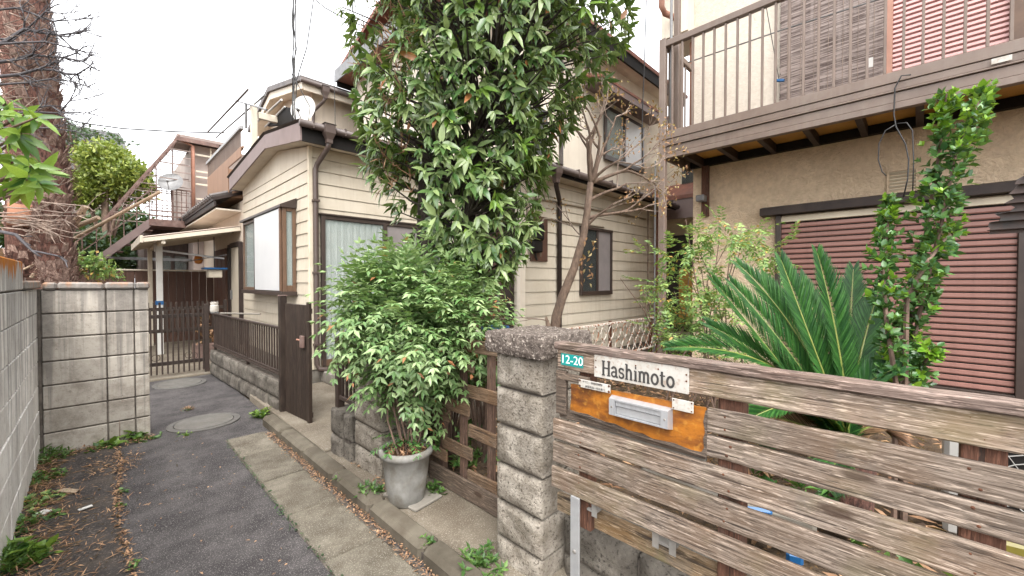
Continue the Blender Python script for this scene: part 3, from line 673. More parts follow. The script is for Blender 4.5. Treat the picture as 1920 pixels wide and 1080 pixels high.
# ================================================================== PLANK FENCE BESIDE THE CAMERA
XF = 1.45                                  # outer face of the slats
pf = thing('plank_fence', 'weathered grey-brown plank fence in the right foreground', 'fence', (1.5, 0.4, 0))
def slat(y0, y1, z0, z1, m='fence_wood', x=XF, th=0.022, name='slat', tilt=0.0, seed=0):
    """a worn plank: slightly wavy edges, rounded arrises"""
    g = np.random.default_rng(seed + int(z0 * 1000)); n = 26; v = []; f = []
    for i in range(n + 1):
        y = y0 + (y1 - y0) * i / n
        wb = g.normal() * 0.0012; wt = g.normal() * 0.0012; wx = math.sin(y * 2.1 + z0 * 9) * 0.0015 + g.normal() * .0006
        c = 0.004
        ring = [(x + wx + c, z0 + wb), (x + wx, z0 + wb + c), (x + wx, z1 + wt - c), (x + wx + c, z1 + wt), (x + wx + th - c, z1 + wt), (x + wx + th, z1 + wt - c), (x + wx + th, z0 + wb + c), (x + wx + th - c, z0 + wb)]
        v += [(a, y, b + tilt * (y - y0)) for a, b in ring]
    for i in range(n):
        for j in range(8): j2 = (j + 1) % 8; f.append((i * 8 + j, (i + 1) * 8 + j, (i + 1) * 8 + j2, i * 8 + j2))
    f.append(tuple(range(8))); f.append(tuple(n * 8 + j for j in range(7, -1, -1)))
    b = MB(); b.v = [Vector(p) for p in v]; b.f = f
    return b.build(name, m, pf, ((x + th / 2), (y0 + y1) / 2, (z0 + z1) / 2))
YE = -1.1
s1 = slat(YE, 1.150, 1.110, 1.196, seed=1)
s2 = slat(YE, 0.505, 0.988, 1.072, seed=2)
s3 = slat(YE, 0.508, 0.906, 0.978, seed=3)
s4 = slat(YE, 1.176, 0.788, 0.876, seed=4)
s5 = slat(YE, 1.178, 0.678, 0.772, seed=5)
s6 = slat(YE, 1.186, 0.560, 0.653, seed=6)
s7 = slat(YE, 1.195, 0.425, 0.512, 'fence_low', XF + 0.055, seed=7)
s8 = slat(YE, 0.55, 0.30, 0.385, 'fence_low', XF + 0.055, seed=8)
slat(YE, 1.160, 1.198, 1.228, 'fence_cap', XF - 0.014, 0.062, 'cap_rail', seed=9)
for sl, zs in ((s1, (1.13, 1.175)), (s2, (1.008, 1.052)), (s3, (.925, .96)), (s4, (.808, .856)), (s5, (.70, .75)), (s6, (.58, .63)), (s7, (.445, .49))):
    for y in (0.445, -0.10, -0.62) if sl in (s2, s3) else (1.03, 0.445, -0.10, -0.62):
        for z in zs:
            yy = y + random.uniform(-.012, .012)
            b = MB(); n = 8; c = Vector((XF - 0.0012 if sl is not s7 else XF + .0535, yy, z + random.uniform(-.004, .004)))
            b.add([c] + [c + Vector((0, .0055 * math.cos(k * 6.283 / n), .0055 * math.sin(k * 6.283 / n))) + Vector((.003, 0, 0)) for k in range(n)], [(0, 1 + (k + 1) % n, 1 + k) for k in range(n)])
            b.build('nail', 'rust', sl, c)
for y in (0.405, -0.15, -0.68): bx('post', (XF + 0.026, y, 0.16), (XF + 0.095, y + 0.075, 1.195), 'post_wood', pf, 0.004)
bx('post', (XF + 0.026, 0.99, 0.42), (XF + 0.075, 1.05, 1.195), 'post_wood', pf, 0.004)
# inner rails and the frame of the letter board
bx('rail', (XF + 0.024, 0.52, 0.870), (XF + 0.044, 1.05, 0.905), 'cement_plain', pf, 0.003)
bx('rail', (XF - 0.002, 1.105, 0.905), (XF + 0.020, 1.160, 1.100), 'weathered_dark', pf, 0.003)
bx('rail', (XF - 0.003, 0.985, 1.060), (XF + 0.016, 1.150, 1.092), 'weathered_dark', pf, 0.003)
bx('rail', (XF + 0.012, 0.515, 0.885), (XF + 0.030, 1.15, 0.93), 'weathered_dark', pf, 0.003)
# orange plywood
o1, o2, o3, o4 = [onX(u, v_, XF + 0.006) for u, v_ in ((1066, 722), (1327, 766), (1318, 850), (1058, 768))]
zt1, zb1 = 1.062, 0.93
pl = [(1.078, 1.050), (0.95, 1.058), (0.75, 1.062), (0.60, 1.066), (0.512, 1.068), (0.505, 1.03), (0.515, 1.0), (0.506, 0.97), (0.514, 0.94), (0.508, 0.915), (0.525, 0.906), (0.60, 0.912), (0.66, 0.906), (0.74, 0.914), (0.80, 0.910), (0.86, 0.922), (0.93, 0.920), (0.99, 0.935), (1.04, 0.930), (1.082, 0.938), (1.076, 0.99)]
b = MB().prism([(XF + 0.001, y, z) for y, z in pl], (0.009, 0, 0)); b.build('letter_board', 'board_orange', pf, (XF + .005, 0.8, 0.97))
rot_ = [(1.082, .936), (1.04, .934), (.99, .938), (.95, .931), (.9, .926), (.86, .929), (.80, .918), (.74, .921), (.70, .912), (.62, .918), (.56, .911), (.525, .914), (.516, .93), (.519, .96), (.513, .985), (.519, 1.02), (.512, 1.06), (.506, 1.06), (.507, .90), (.60, .903), (.75, .905), (.86, .912), (1.0, .922), (1.08, .925)]
MB().prism([(XF - .0006, y, z) for y, z in rot_], (.004, 0, 0)).build('rotten_edge', 'weathered_dark', pf, (XF, .8, .92))
# little steel bracket under the lower planks
bk = MB().box((XF + 0.012, 0.62, 0.520), (XF + 0.055, 0.70, 0.528)).box((XF + 0.010, 0.615, 0.500), (XF + 0.013, 0.64, 0.56)).box((XF + 0.010, 0.68, 0.500), (XF + 0.013, 0.705, 0.56)); bk.build('bracket', 'zinc', pf)
bk = MB().box((XF + 0.012, 0.955, 0.520), (XF + 0.055, 1.0, 0.528)).box((XF + 0.010, 0.95, 0.505), (XF + 0.013, 0.975, 0.556)); bk.build('bracket', 'zinc', pf)

# flat aluminium stake in front of the low wall
p0 = onX(1078, 935, 1.44)
st = MB().box((1.437, p0.y - 0.022, -0.02), (1.4475, p0.y + 0.022, 0.566), 0.001)
sto = thing('metal_stake', 'flat grey aluminium stake leaning under the plank fence by the pillar', 'stake', (1.44, p0.y, 0))
st.build('bar', 'aluminium_dull', sto)
MB().lathe([(0.001, 0.012), (0.006, 0.011), (0.009, 0.006), (0.009, 0)], (0, 0, 0), 10)
b = MB(); c = Vector((1.437, p0.y, 0.33))
b.tube([c, c + Vector((-0.006, 0, 0))], [0.009, 0.007], 10).build('bolt', 'zinc', sto)

# ---- lettering
def font_mesh(txt, size, name, m):
    cu = bpy.data.curves.new(name, 'FONT'); cu.body = txt; cu.size = size; cu.align_x = 'CENTER'; cu.align_y = 'CENTER'; cu.resolution_u = 3; cu.extrude = 0.0006
    to = bpy.data.objects.new(name, cu); COL.objects.link(to)
    dg = bpy.context.evaluated_depsgraph_get(); me = bpy.data.meshes.new_from_object(to.evaluated_get(dg))
    bpy.data.objects.remove(to); me.materials.clear(); me.materials.append(MATS[m]); return me
ROTF = (R(90), 0, R(-90))                  # letters stand on a face that looks to -X
def plate(name, label, a, b_, X, th, m, cat='sign'):
    """flat plate on the fence whose photo corners are a (top left) and b_ (bottom right)"""
    pa, pb = onX(a[0], a[1], X), onX(b_[0], b_[1], X)
    y0, y1 = sorted((pa.y, pb.y)); z0, z1 = sorted((pa.z, pb.z)); ctr = Vector((X + th / 2, (y0 + y1) / 2, (z0 + z1) / 2))
    t = thing(name, label, cat, ctr); bx('plate', (X, y0, z0), (X + th, y1, z1), m, t, min(.0015, th * .3))
    return t, (y0, y1, z0, z1)
def nails(t, X, pts, r=0.0035, m='rust'):
    for y, z in pts:
        b = MB(); c = Vector((X, y, z)); b.tube([c, c + Vector((-0.002, 0, 0))], [r, r * .6], 8); b.build('nail', m, t, c)
npl, (y0, y1, z0, z1) = plate('name_plate', 'white name board reading Hashimoto nailed to the plank fence', (1114, 664), (1291, 740), XF - 0.009, 0.008, 'white_paint')
z1 = 1.185; 
nails(npl, XF - 0.009, [(y1 - .008, z1 - .012), (y1 - .008, z1 - .04), (y1 - .07, z1 - .008), (y0 + .20, z1 - .008), (y0 + .11, z1 - .008), (y0 + .008, z1 - .012), (y0 + .008, z0 + .045)])
# slab-serif letters drawn as broad pen strokes
def arc(cx, cy, rx, ry, a0, a1, n=12): return [(cx + rx * math.cos(R(a0 + (a1 - a0) * i / n)), cy + ry * math.sin(R(a0 + (a1 - a0) * i / n))) for i in range(n + 1)]
GL = {
 'H': (1.02, [([(.2, 0), (.2, 1.4)], .13), ([(.8, 0), (.8, 1.4)], .13), ([(.2, .72), (.8, .72)], .08), ([(.03, .03), (.38, .03)], .07), ([(.62, .03), (.97, .03)], .07), ([(.03, 1.37), (.38, 1.37)], .07), ([(.62, 1.37), (.97, 1.37)], .07)]),
 'a': (.78, [(arc(.33, .66, .23, .28, 165, 0) + [(.56, .15), (.62, .04), (.76, .05)], .115), (arc(.33, .27, .23, .225, 80, 325), .10), ([(.56, .5), (.36, .49)], .08)]),
 's': (.68, [(arc(.33, .71, .21, .21, 25, 265, 12) + arc(.33, .27, .23, .23, 85, -155, 12), .105), ([(.54, .7), (.54, .95)], .05), ([(.12, .05), (.12, .3)], .05)]),
 'h': (.86, [([(.2, 0), (.2, 1.42)], .12), (arc(.42, .62, .22, .32, 165, 0) + [(.64, 0)], .12), ([(.04, .03), (.36, .03)], .07), ([(.5, .03), (.8, .03)], .07), ([(.04, 1.39), (.2, 1.39)], .07)]),
 'i': (.46, [([(.23, 0), (.23, .92)], .12), ([(.05, .03), (.41, .03)], .07), ([(.07, .89), (.23, .89)], .07), ([(.16, 1.2), (.30, 1.2)], .14)]),
 'm': (1.2, [([(.18, 0), (.18, .94)], .12), (arc(.38, .64, .2, .28, 160, 0) + [(.58, 0)], .12), (arc(.78, .64, .2, .28, 160, 0) + [(.98, 0)], .12), ([(.03, .03), (.33, .03)], .07), ([(.45, .03), (.71, .03)], .07), ([(.85, .03), (1.13, .03)], .07), ([(.03, .91), (.18, .91)], .07)]),
 'o': (.80, [(arc(.39, .47, .28, .43, 0, 360, 24), .115)]),
 't': (.60, [([(.24, 1.25), (.24, .25)] + arc(.40, .22, .16, .18, 180, 300), .12), ([(.04, .89), (.52, .89)], .07)]),
}
def letter_mesh(ch, size):
    w, strokes = GL[ch]; v = []; f = []; lay = 0.0
    for pts, th in strokes:
        lay += 0.00006
        P = [Vector((x, y, 0)) for x, y in pts]; n = len(P); base = len(v)
        for i, p in enumerate(P):
            t = (P[min(i + 1, n - 1)] - P[max(i - 1, 0)]).normalized(); q = Vector((-t.y, t.x, 0)) * th * .88
            for s in (1, -1): v.append(((p + q * s).x * size, (p + q * s).y * size, 0.0008 + lay))
        for i in range(n - 1): a = base + 2 * i; f.append((a, a + 1, a + 3, a + 2))
    return w, mesh('letter', v, f, 'ink')
txt = 'Hashimoto'; yc0, yc1 = onX(1128, 690, XF - .01).y, onX(1266, 715, XF - .01).y
tot = sum(GL[c][0] for c in txt); sz = (yc0 - yc1) / tot; y = yc0; zb = 1.118
for ch in txt:
    w, me = letter_mesh(ch, sz); me.name = 'letter'
    put('letter', me, npl, (XF - 0.0095, y, zb), ROTF); y -= w * sz
tpl_, (y0, y1, z0, z1) = plate('number_plate', 'small teal enamel plate reading 12-20 on the plank fence', (1052, 662), (1093, 691), XF - 0.004, 0.003, 'teal')
me = font_mesh('12-20', 0.052, 'lettering', 'white_ink'); put('lettering', me, tpl_, (XF - 0.0046, (y0 + y1) / 2, (z0 + z1) / 2), ROTF)
ntl, (y0, y1, z0, z1) = plate('notice_plate', 'small white notice with two lines of Japanese writing and rusty corners', (1085, 710), (1144, 738), XF - 0.013, 0.003, 'white_paint')
yc = (y0 + y1) / 2; zc = (z0 + z1) / 2
me = font_mesh('チラシ・勧誘印刷物', 0.0108, 'lettering', 'ink_worn'); put('lettering', me, ntl, (XF - 0.0136, yc + 0.008, zc + 0.009), ROTF)
me = font_mesh('無断投函一切お断り', 0.0108, 'lettering', 'ink_worn'); put('lettering', me, ntl, (XF - 0.0136, yc - 0.006, zc - 0.009), ROTF)
nails(ntl, XF - 0.013, [(y1 - .006, z1 - .006), (y1 - .006, z0 + .006), (y0 + .006, z1 - .006), (y0 + .006, z0 + .006)], 0.0055)
bpl, (y0, y1, z0, z1) = plate('blank_plate', 'small blank white plate nailed right of the letter slot', (1260, 746), (1300, 776), XF - 0.010, 0.003, 'white_paint')
nails(bpl, XF - 0.010, [(y1 - .006, z1 - .006), (y1 - .006, z0 + .006), (y0 + .006, z1 - .006), (y0 + .006, z0 + .006)], 0.003)
# letter slot
a, c = onX(1142, 742, XF - .02), onX(1257, 788, XF - .02)
y1, y0 = a.y, c.y; z1, z0 = 1.043, 0.965
ms = thing('letter_slot', 'silver aluminium letter slot mounted on the orange board', 'letter slot', (XF, (y0 + y1) / 2, 1.0))
b = MB(); o = 0.014; i = 0.030; X0, X1 = XF - 0.030, XF + 0.0005; i = 0.032
outer = [(y0, z0), (y1, z0), (y1, z1), (y0, z1)]; fr = [(y0 + o * .4, z0 + o * .5), (y1 - o * .4, z0 + o * .5), (y1 - o * .4, z1 - o * .5), (y0 + o * .4, z1 - o * .5)]
inn = [(y0 + i, z0 + .013), (y1 - i, z0 + .013), (y1 - i, z1 - .013), (y0 + i, z1 - .013)]
V = [(X1, *p) for p in outer] + [(X0, *p) for p in fr] + [(X0, *p) for p in inn] + [(X0 + .014, *p) for p in inn]
F = []
for r in range(3):
    for k in range(4): k2 = (k + 1) % 4; F.append((r * 4 + k, r * 4 + 4 + k, r * 4 + 4 + k2, r * 4 + k2))
b.add(V, F).build('frame', 'aluminium', ms)
zm = (z0 + z1) / 2
bx('flap', (X0 + 0.0095, y0 + i + .001, z0 + .0145), (X0 + 0.0135, y1 - i - .001, zm + .004), 'aluminium_dull', ms, 0.0008)
bx('flap', (X0 + 0.005, y0 + i + .001, zm + .0065), (X0 + 0.0135, y1 - i - .001, z1 - .0145), 'aluminium', ms, 0.0008)
for y in (y0 + .017, y1 - .017):
    c = Vector((X0, y, zm)); MB().tube([c, c + Vector((-.0025, 0, 0))], [.0045, .003], 10).build('screw', 'zinc', ms)

# ---- crooked wooden trellis between the two pillars
XT = 1.70
tr = thing('wooden_trellis', 'brown trellis of short staggered boards between the two stone pillars', 'trellis', (XT, 2.15, 0))
def tb(u0, v0, u1, v1, name='board', m='trellis_wood', dx=0.0, th=0.018):
    pa, pb = onX(u0, v0, XT), onX(u1, v1, XT); y0, y1 = sorted((pa.y, pb.y))
    zm = (pa.z + pb.z) / 2; h = 0.083
    o = bx(name, (XT + dx, y0, zm - h / 2), (XT + dx + th, y1, zm + h / 2), m, tr, 0.003); o.rotation_euler = (random.uniform(-.025, .025), 0, random.uniform(-.02, .02)); return o
for u0, v0, u1, v1 in ((829, 640, 884, 652), (886, 650, 933, 657), (838, 676, 887, 689), (876, 735, 932, 747), (835, 758, 878, 768), (826, 775, 842, 782), (877, 808, 930, 828), (828, 832, 884, 850), (876, 893, 930, 918), (814, 700, 838, 708), (800, 838, 836, 856)):
    tb(u0, v0, u1, v1)
for u in (824, 861, 913):
    p = onX(u, 700, XT); zt = 1.18 if u > 830 else 1.12
    bx('post', (XT + 0.019, p.y - 0.022, 0.03), (XT + 0.058, p.y + 0.022, zt), 'trellis_post', tr, 0.003)
bx('post', (XT + 0.019, 2.70, 0.03), (XT + 0.058, 2.74, 1.12), 'trellis_post', tr, 0.003)
pa, pb = onX(818, 900, XT - .03), onX(930, 985, XT - .03)
o = bx('bottom_board', (XT - 0.03, 1.60, 0.075), (XT - 0.008, 2.50, 0.20), 'weathered_dark', tr, 0.004)
bx('bottom_board', (XT - 0.004, 2.50, 0.08), (XT + 0.014, 2.73, 0.17), 'weathered_dark', tr, 0.004)

# ================================================================== FAR SIDE OF THE OPENING: GATE LEAF, LOW WALL, BROWN FENCE, LANE END GATE
gl = thing('entrance_gate', 'dark brown vertical-slat entrance gate standing ajar beside the low wall', 'gate', (1.42, 4.9, 0))
bx('post', (1.37, 4.875, 0.0), (1.44, 4.945, 1.335), 'gate_brown', gl, 0.006)
bx('post_cap', (1.365, 4.87, 1.336), (1.445, 4.95, 1.347), 'rust_steel', gl, 0.003)
A, B = Vector((1.425, 4.86, 0)), Vector((1.475, 4.29, 0)); n = 14; t = (B - A) / n; ang = math.atan2(t.y, t.x) - R(90)
for k in range(n):
    c = A + t * (k + .5)
    if k == n - 1: bx('stile', c + Vector((-.018, -.022, 0.045)), c + Vector((.018, .022, 1.29)), 'gate_brown', gl, 0.004, (0, 0, ang))
    else:
        bx('slat', c + Vector((-.012, -.0165, 0.09)), c + Vector((.012, .0165, 1.26)), 'gate_brown', gl, 0.004, (0, 0, ang))
b = MB()
for z in (0.16, 1.2): b.bar(A + Vector((.018, 0, z)), B + Vector((.018, 0, z)), .012, .05)
b.build('rail', 'gate_brown', gl)
h = A + t * 11.2
bx('latch', h + Vector((-.045, -.05, 0.83)), h + Vector((-.020, .03, 0.95)), 'rust_steel', gl, 0.004)
MB().tube([h + Vector((-.03, .03, .90)), h + Vector((-.05, .09, .905))], .008, 8).build('latch_bolt', 'copper_pipe', gl)
# low rock-face retaining wall
def along(s):                               # s: metres from the near end
    a, b_ = Vector((1.372, 4.96, 0)), Vector((1.245, 8.10, 0)); return a + (b_ - a).normalized() * s
ang = math.atan2((along(1) - along(0)).y, (along(1) - along(0)).x) - R(90)
rw = thing('retaining_wall', 'low grey rock-face retaining wall carrying the brown fence', 'wall', tuple(along(1.5)))
b = MB().bar(along(0.03) + Vector((.07, 0, .2)), along(3.12) + Vector((.07, 0, .2)), .09, .40); b.build('mortar_core', 'mortar', rw)
for k in range(2):
    for j in range(8):
        c = along(0.195 + 0.39 * j) + Vector((0.075, 0, 0.005 + .2 * k + .095))
        put('block', rock_mesh(0.15, 0.382, 0.19, 'rockface_dark', '-x', 60 + (3 * j + k) % 5, 0.012, 10), rw, c, (0, 0, ang))
bf = thing('metal_fence', 'brown metal baluster fence on top of the low retaining wall', 'fence', tuple(along(1.5) + Vector((.06, 0, .4))))
OFF = Vector((.06, 0, 0))
def bpost(s, z0, z1, w=.035): c = along(s) + OFF; bx('post', c + Vector((-w / 2, -w / 2, z0)), c + Vector((w / 2, w / 2, z1)), 'alu_brown', bf, .003, (0, 0, ang))
for s, z0 in ((0.05, .42), (1.32, .40), (3.05, .40)): bpost(s, z0, 0.985)
for z in (0.975, 0.485): MB().bar(along(0.03) + OFF + Vector((0, 0, z)), along(3.08) + OFF + Vector((0, 0, z)), .034, .026, c=.004).build('rail', 'alu_brown', bf)
b = MB().bar(along(0.03) + OFF + Vector((-.01, 0, .465)), along(3.08) + OFF + Vector((-.01, 0, .465)), .05, .016); b.build('rail', 'alu_brown', bf)
k = 0
s = 0.13
while s < 3.0:
    if abs(s - 1.32) > .04:
        c = along(s) + OFF; bx('baluster', c + Vector((-.008, -.011, .495)), c + Vector((.008, .011, .965)), 'alu_brown', bf, .002, (0, 0, ang))
    s += 0.0875
# gate that closes the lane
lg = thing('lane_gate', 'brown barred metal gate closing the far end of the lane', 'gate', (0.85, 8.2, 0))
YG = 8.2
for x in (0.47, 0.535, 0.60, 0.665, 0.73, 0.795, 0.86, 0.925, 0.99, 1.055, 1.12, 1.175):
    z1 = 1.06 + random.uniform(-.004, .004)
    bx('bar', (x, YG, 0.07), (x + .020, YG + .02, z1), 'alu_brown', lg, .003)
for z in (0.20, 0.93): bx('rail', (0.36, YG + .021, z), (1.20, YG + .045, z + .055), 'alu_brown', lg, .004)
bx('post', (1.20, YG - .01, 0.0), (1.26, YG + .05, 1.13), 'alu_brown', lg, .004)
bx('post', (0.33, YG - .01, 0.0), (0.39, YG + .05, 1.13), 'alu_brown', lg, .004)
b = MB()
for cx_, z in ((.60, .33), (1.0, .33), (1.06, .31)): b.tube([(cx_ + .05 * math.cos(k * .4488), YG + .01, z + .05 * math.sin(k * .4488)) for k in range(15)], .004, 6)
b.build('scrollwork', 'alu_brown', lg)
# second inner gate rail seen behind it
ig = thing('inner_gate', 'second low dark slatted gate further behind the barred lane gate', 'gate', (0.9, 9.3, 0))
for x in np.arange(0.50, 1.62, 0.075): bx('bar', (x, 9.3, 0.62), (x + .03, 9.32, 1.13), 'gate_brown', ig, .003)
for z in (0.60, 0.98): bx('rail', (0.42, 9.321, z), (1.66, 9.345, z + .06), 'gate_brown', ig, .004)
for x in (0.42, 1.66): bx('post', (x, 9.30, 0), (x + .05, 9.35, 1.15), 'gate_brown', ig, .004)

# ================================================================== CREAM HOUSE (front block, wing, upper storey)
hs_ = thing('cream_house', 'cream lap-sided house with brown roof edges behind the gate', 'house', (4.0, 6.0, 0))
XW, YS, YW, XD = 2.08, 6.013, 3.88, 4.06
BOARDS = {}
def boards(wallobj, p0, p1, out, z0, z1, pitch=0.174, clip=None):
    """lap siding: every board is a wedge of its own, its lower edge proud of the one below"""
    p0, p1, out = Vector(p0), Vector(p1), Vector(out).normalized(); z = z0
    while z < z1 - .03:
        h = min(pitch, z1 - z); a, b_ = p0.copy(), p1.copy()
        if clip: a, b_ = clip(a, b_, z + h)
        if a is None: z += pitch; continue
        L = round((b_ - a).length, 3); t = (b_ - a).normalized(); key = (L, round(h, 3), tuple(round(q, 2) for q in t), tuple(round(q, 2) for q in out))
        if key not in BOARDS:
            poly = [-t * L / 2, -t * L / 2 + out * .020, -t * L / 2 + out * .020 + UP * .012, -t * L / 2 + out * .008 + UP * (h - .005), -t * L / 2 + UP * (h - .005)]
            m_ = MB().prism(poly, t * L); BOARDS[key] = mesh('board', m_.v, m_.f, 'siding')
        put('board', BOARDS[key], wallobj, (a + b_) / 2 + UP * z); z += pitch
# plain wall bodies carrying the boards
front = MB().box((XW + .001, YS + .001, 0.0), (4.3, 9.66, 3.36)).prism([(XW + .002, YS, 3.36), (XW + .002, 7.35, 3.585), (XW + .002, 9.66, 3.36)], (2.2, 0, 0)).build('wall', 'siding_gap', hs_)
def gable(a, b_, zt):
    if zt <= 3.35: return a, b_
    return None, None
boards(front, (XW, YS + .03, 0), (XW, 9.66, 0), (-1, 0, 0), 0.26, 3.60, clip=gable)
MB().prism([(XW - .018, YS + .03, 3.20), (XW - .018, YS + .03, 3.36), (XW - .018, 7.35, 3.59), (XW - .018, 9.66, 3.35), (XW - .018, 9.66, 3.20)], (.019, 0, 0)).build('gable_panel', 'siding', hs_)
side = MB().box((2.09, YS + .0005, 0), (XD + .2, YS + .05, 3.40)).build('wall', 'siding_gap', hs_)
boards(side, (2.11, YS, 0), (XD, YS, 0), (0, -1, 0), 0.26, 3.37)
MB().box((XW - .024, YS - .024, 0.26), (XW + .03, YS + .034, 3.37), .004).build('corner_trim', 'trim_cream', hs_)
MB().box((XW + .02, YS - .01, 0), (XD, YS + .01, 0.255)).box((XW - .01, YS - .012, 0), (XW + .03, 9.66, 0.255)).build('footing', 'cement_plain', hs_)
# gable roof of the front block
XR0, XR1 = 1.87, 5.2
def rprof(x): return [(x, 5.735, 3.33), (x, 5.735, 3.565), (x, 7.35, 3.80), (x, 9.92, 3.565), (x, 9.78, 3.315), (x, 7.35, 3.588)]
roof = MB().prism([(XR0 + .03, 5.70, 3.566), (XR0 - .02, 5.70, 3.60), (XR0 - .02, 7.35, 3.84), (XR0 - .02, 9.97, 3.60), (XR0 + .03, 9.97, 3.566), (XR0 + .03, 7.35, 3.801)], (XR1 - XR0, 0, 0)).build('roof', 'dark_brown', hs_)
MB().prism([(XR0 + .022, *q[1:]) for q in [(0, 5.76, 3.335), (0, 7.35, 3.592), (0, 9.76, 3.322), (0, 9.76, 3.36), (0, 7.35, 3.64), (0, 5.76, 3.375)]], (2.3, 0, 0)).build('soffit', 'soffit', hs_)
# bargeboards on the gable, in two lengths each side
def barge(y0, y1):
    def zb(y): return 3.33 + (3.588 - 3.33) * (y - 5.735) / (7.35 - 5.735) if y < 7.35 else 3.588 + (3.315 - 3.588) * (y - 7.35) / (9.85 - 7.35)
    def zt(y): return 3.565 + .236 * (y - 5.735) / 1.615 if y < 7.35 else 3.80 - .235 * (y - 7.35) / 2.57
    MB().prism([(XR0, y0, zb(y0)), (XR0, y0, zt(y0)), (XR0, y1, zt(y1)), (XR0, y1, zb(y1))], (.02, 0, 0)).build('bargeboard', 'fascia_brown', hs_)
for a, b_ in ((5.735, 6.62), (6.624, 7.348), (7.352, 8.6), (8.604, 9.85)): barge(a, b_)
MB().box((XR0 + .021, 5.735, 3.33), (XR1, 5.757, 3.562)).build('fascia', 'near_black', hs_)
# gutter, hopper, downpipe
gt = MB().tube([(XR0 - .02, 5.685, 3.545), (4.4, 5.685, 3.53)], .048, 10).build('gutter', 'gutter_brown', hs_, smooth=True)
for x in np.arange(2.0, 4.2, .42): bx('gutter_bracket', (x, 5.64, 3.50), (x + .02, 5.735, 3.60), 'gutter_brown', gt)
hp = onY(617, 262, 5.66)
def hopper(c, parent, w=.085):
    b = MB(); c = Vector(c); pr = [(w * .95, .10), (w * .8, .10), (w * .8, -.02), (w * .45, -.10), (w * .45, -.15)]
    v = []; f = []
    for r, z in pr:
        for sx, sy in ((-1, -1), (1, -1), (1, 1), (-1, 1)): v.append(c + Vector((sx * r, sy * r * .85, z)))
    for i in range(4):
        for j in range(4): f.append((i * 4 + j, i * 4 + (j + 1) % 4, i * 4 + 4 + (j + 1) % 4, i * 4 + 4 + j))
    f.append((0, 1, 2, 3)); f.append((16, 19, 18, 17)); return b.add(v, f).build('hopper', 'gutter_brown', parent)
hopper((hp.x, 5.66, 3.50), hs_)
dpx = onY(592, 450, 5.965).x
MB().tube([(hp.x, 5.66, 3.37), (hp.x, 5.70, 3.30), (dpx + .02, 5.94, 3.12), (dpx, 5.955, 3.05), (dpx, 5.955, .34), (dpx + .02, 5.93, .27), (dpx + .25, 5.84, .24), (dpx + .28, 5.84, .20), (dpx + .28, 5.84, .10)], .034, 12).build('downpipe', 'gutter_brown', hs_, smooth=True)
dp = hs_.children[-1]
for z in (2.6, 1.6, .6): bx('pipe_clip', (dpx - .043, 5.91, z), (dpx + .043, 6.0, z + .03), 'gutter_brown', dp)

# projecting bay window on the lane side
bw = thing_p = MB().box((1.93, 6.56, 1.36), (2.059, 8.80, 2.56)).build('bay_window', 'room_pale', hs_)
X0, Y0, Y1, Z0, Z1 = 1.88, 6.52, 8.83, 1.345, 2.565
MB().box((X0 - .03, Y0 - .03, Z0 - .06), (2.058, Y1 + .03, Z0), .004).build('sill', 'frame_dark', bw)
MB().prism([(X0 - .045, Y0 - .03, Z1 + .035), (X0 - .045, Y0 - .03, Z1), (2.058, Y0 - .03, Z1), (2.058, Y0 - .03, Z1 + .15)], (0, Y1 - Y0 + .06, 0)).build('hood', 'frame_dark', bw)
for (ya, yb) in ((Y0, Y0 + .05), (7.42, 7.47), (8.78, Y1)): bx('frame', (X0, ya, Z0), (X0 + .05, yb, Z1), 'frame_bronze', bw, .004)
for (za, zb_) in ((Z0 + .0005, Z0 + .05), (Z1 - .05, Z1 - .0005)): bx('frame', (X0 + .003, Y0 + .052, za), (X0 + .046, Y1 - .052, zb_), 'frame_bronze', bw, .003)
bx('frame', (2.01, Y0 + .002, Z0), (2.058, Y0 + .04, Z1 + .1), 'frame_bronze', bw, .003)
for (za, zb_) in ((Z0 + .0005, Z0 + .09), (Z1 - .05, Z1 + .07)): bx('frame', (X0 + .052, Y0 + .003, za), (2.008, Y0 + .038, zb_), 'frame_bronze', bw, .003)
bx('pane', (X0 + .054, Y0 + .015, Z0 + .092), (2.006, Y0 + .022, Z1 - .052), 'glass', bw)
bx('pane', (X0 + .02, 7.472, Z0 + .052), (X0 + .028, 8.778, Z1 - .052), 'glass', bw)
bx('pane', (X0 + .02, Y0 + .054, Z0 + .052), (X0 + .028, 7.418, Z1 - .052), 'glass', bw)
sp = bx('storm_panel', (X0 - .028, 6.60, Z0 + .012), (X0 - .008, 7.93, Z1 - .012), 'frost', bw, .003)
bx('frame', (X0 - .032, 6.555, Z0 + .003), (X0 - .004, 6.598, Z1 - .003), 'frame_bronze', bw, .002); bx('frame', (X0 - .032, 7.932, Z0 + .003), (X0 - .004, 7.962, Z1 - .003), 'frame_dark', bw, .002)
bx('cloth', (1.935, 6.57, Z0 + .09), (1.99, 6.60, Z0 + .17), 'blue_plastic', bw, .01)

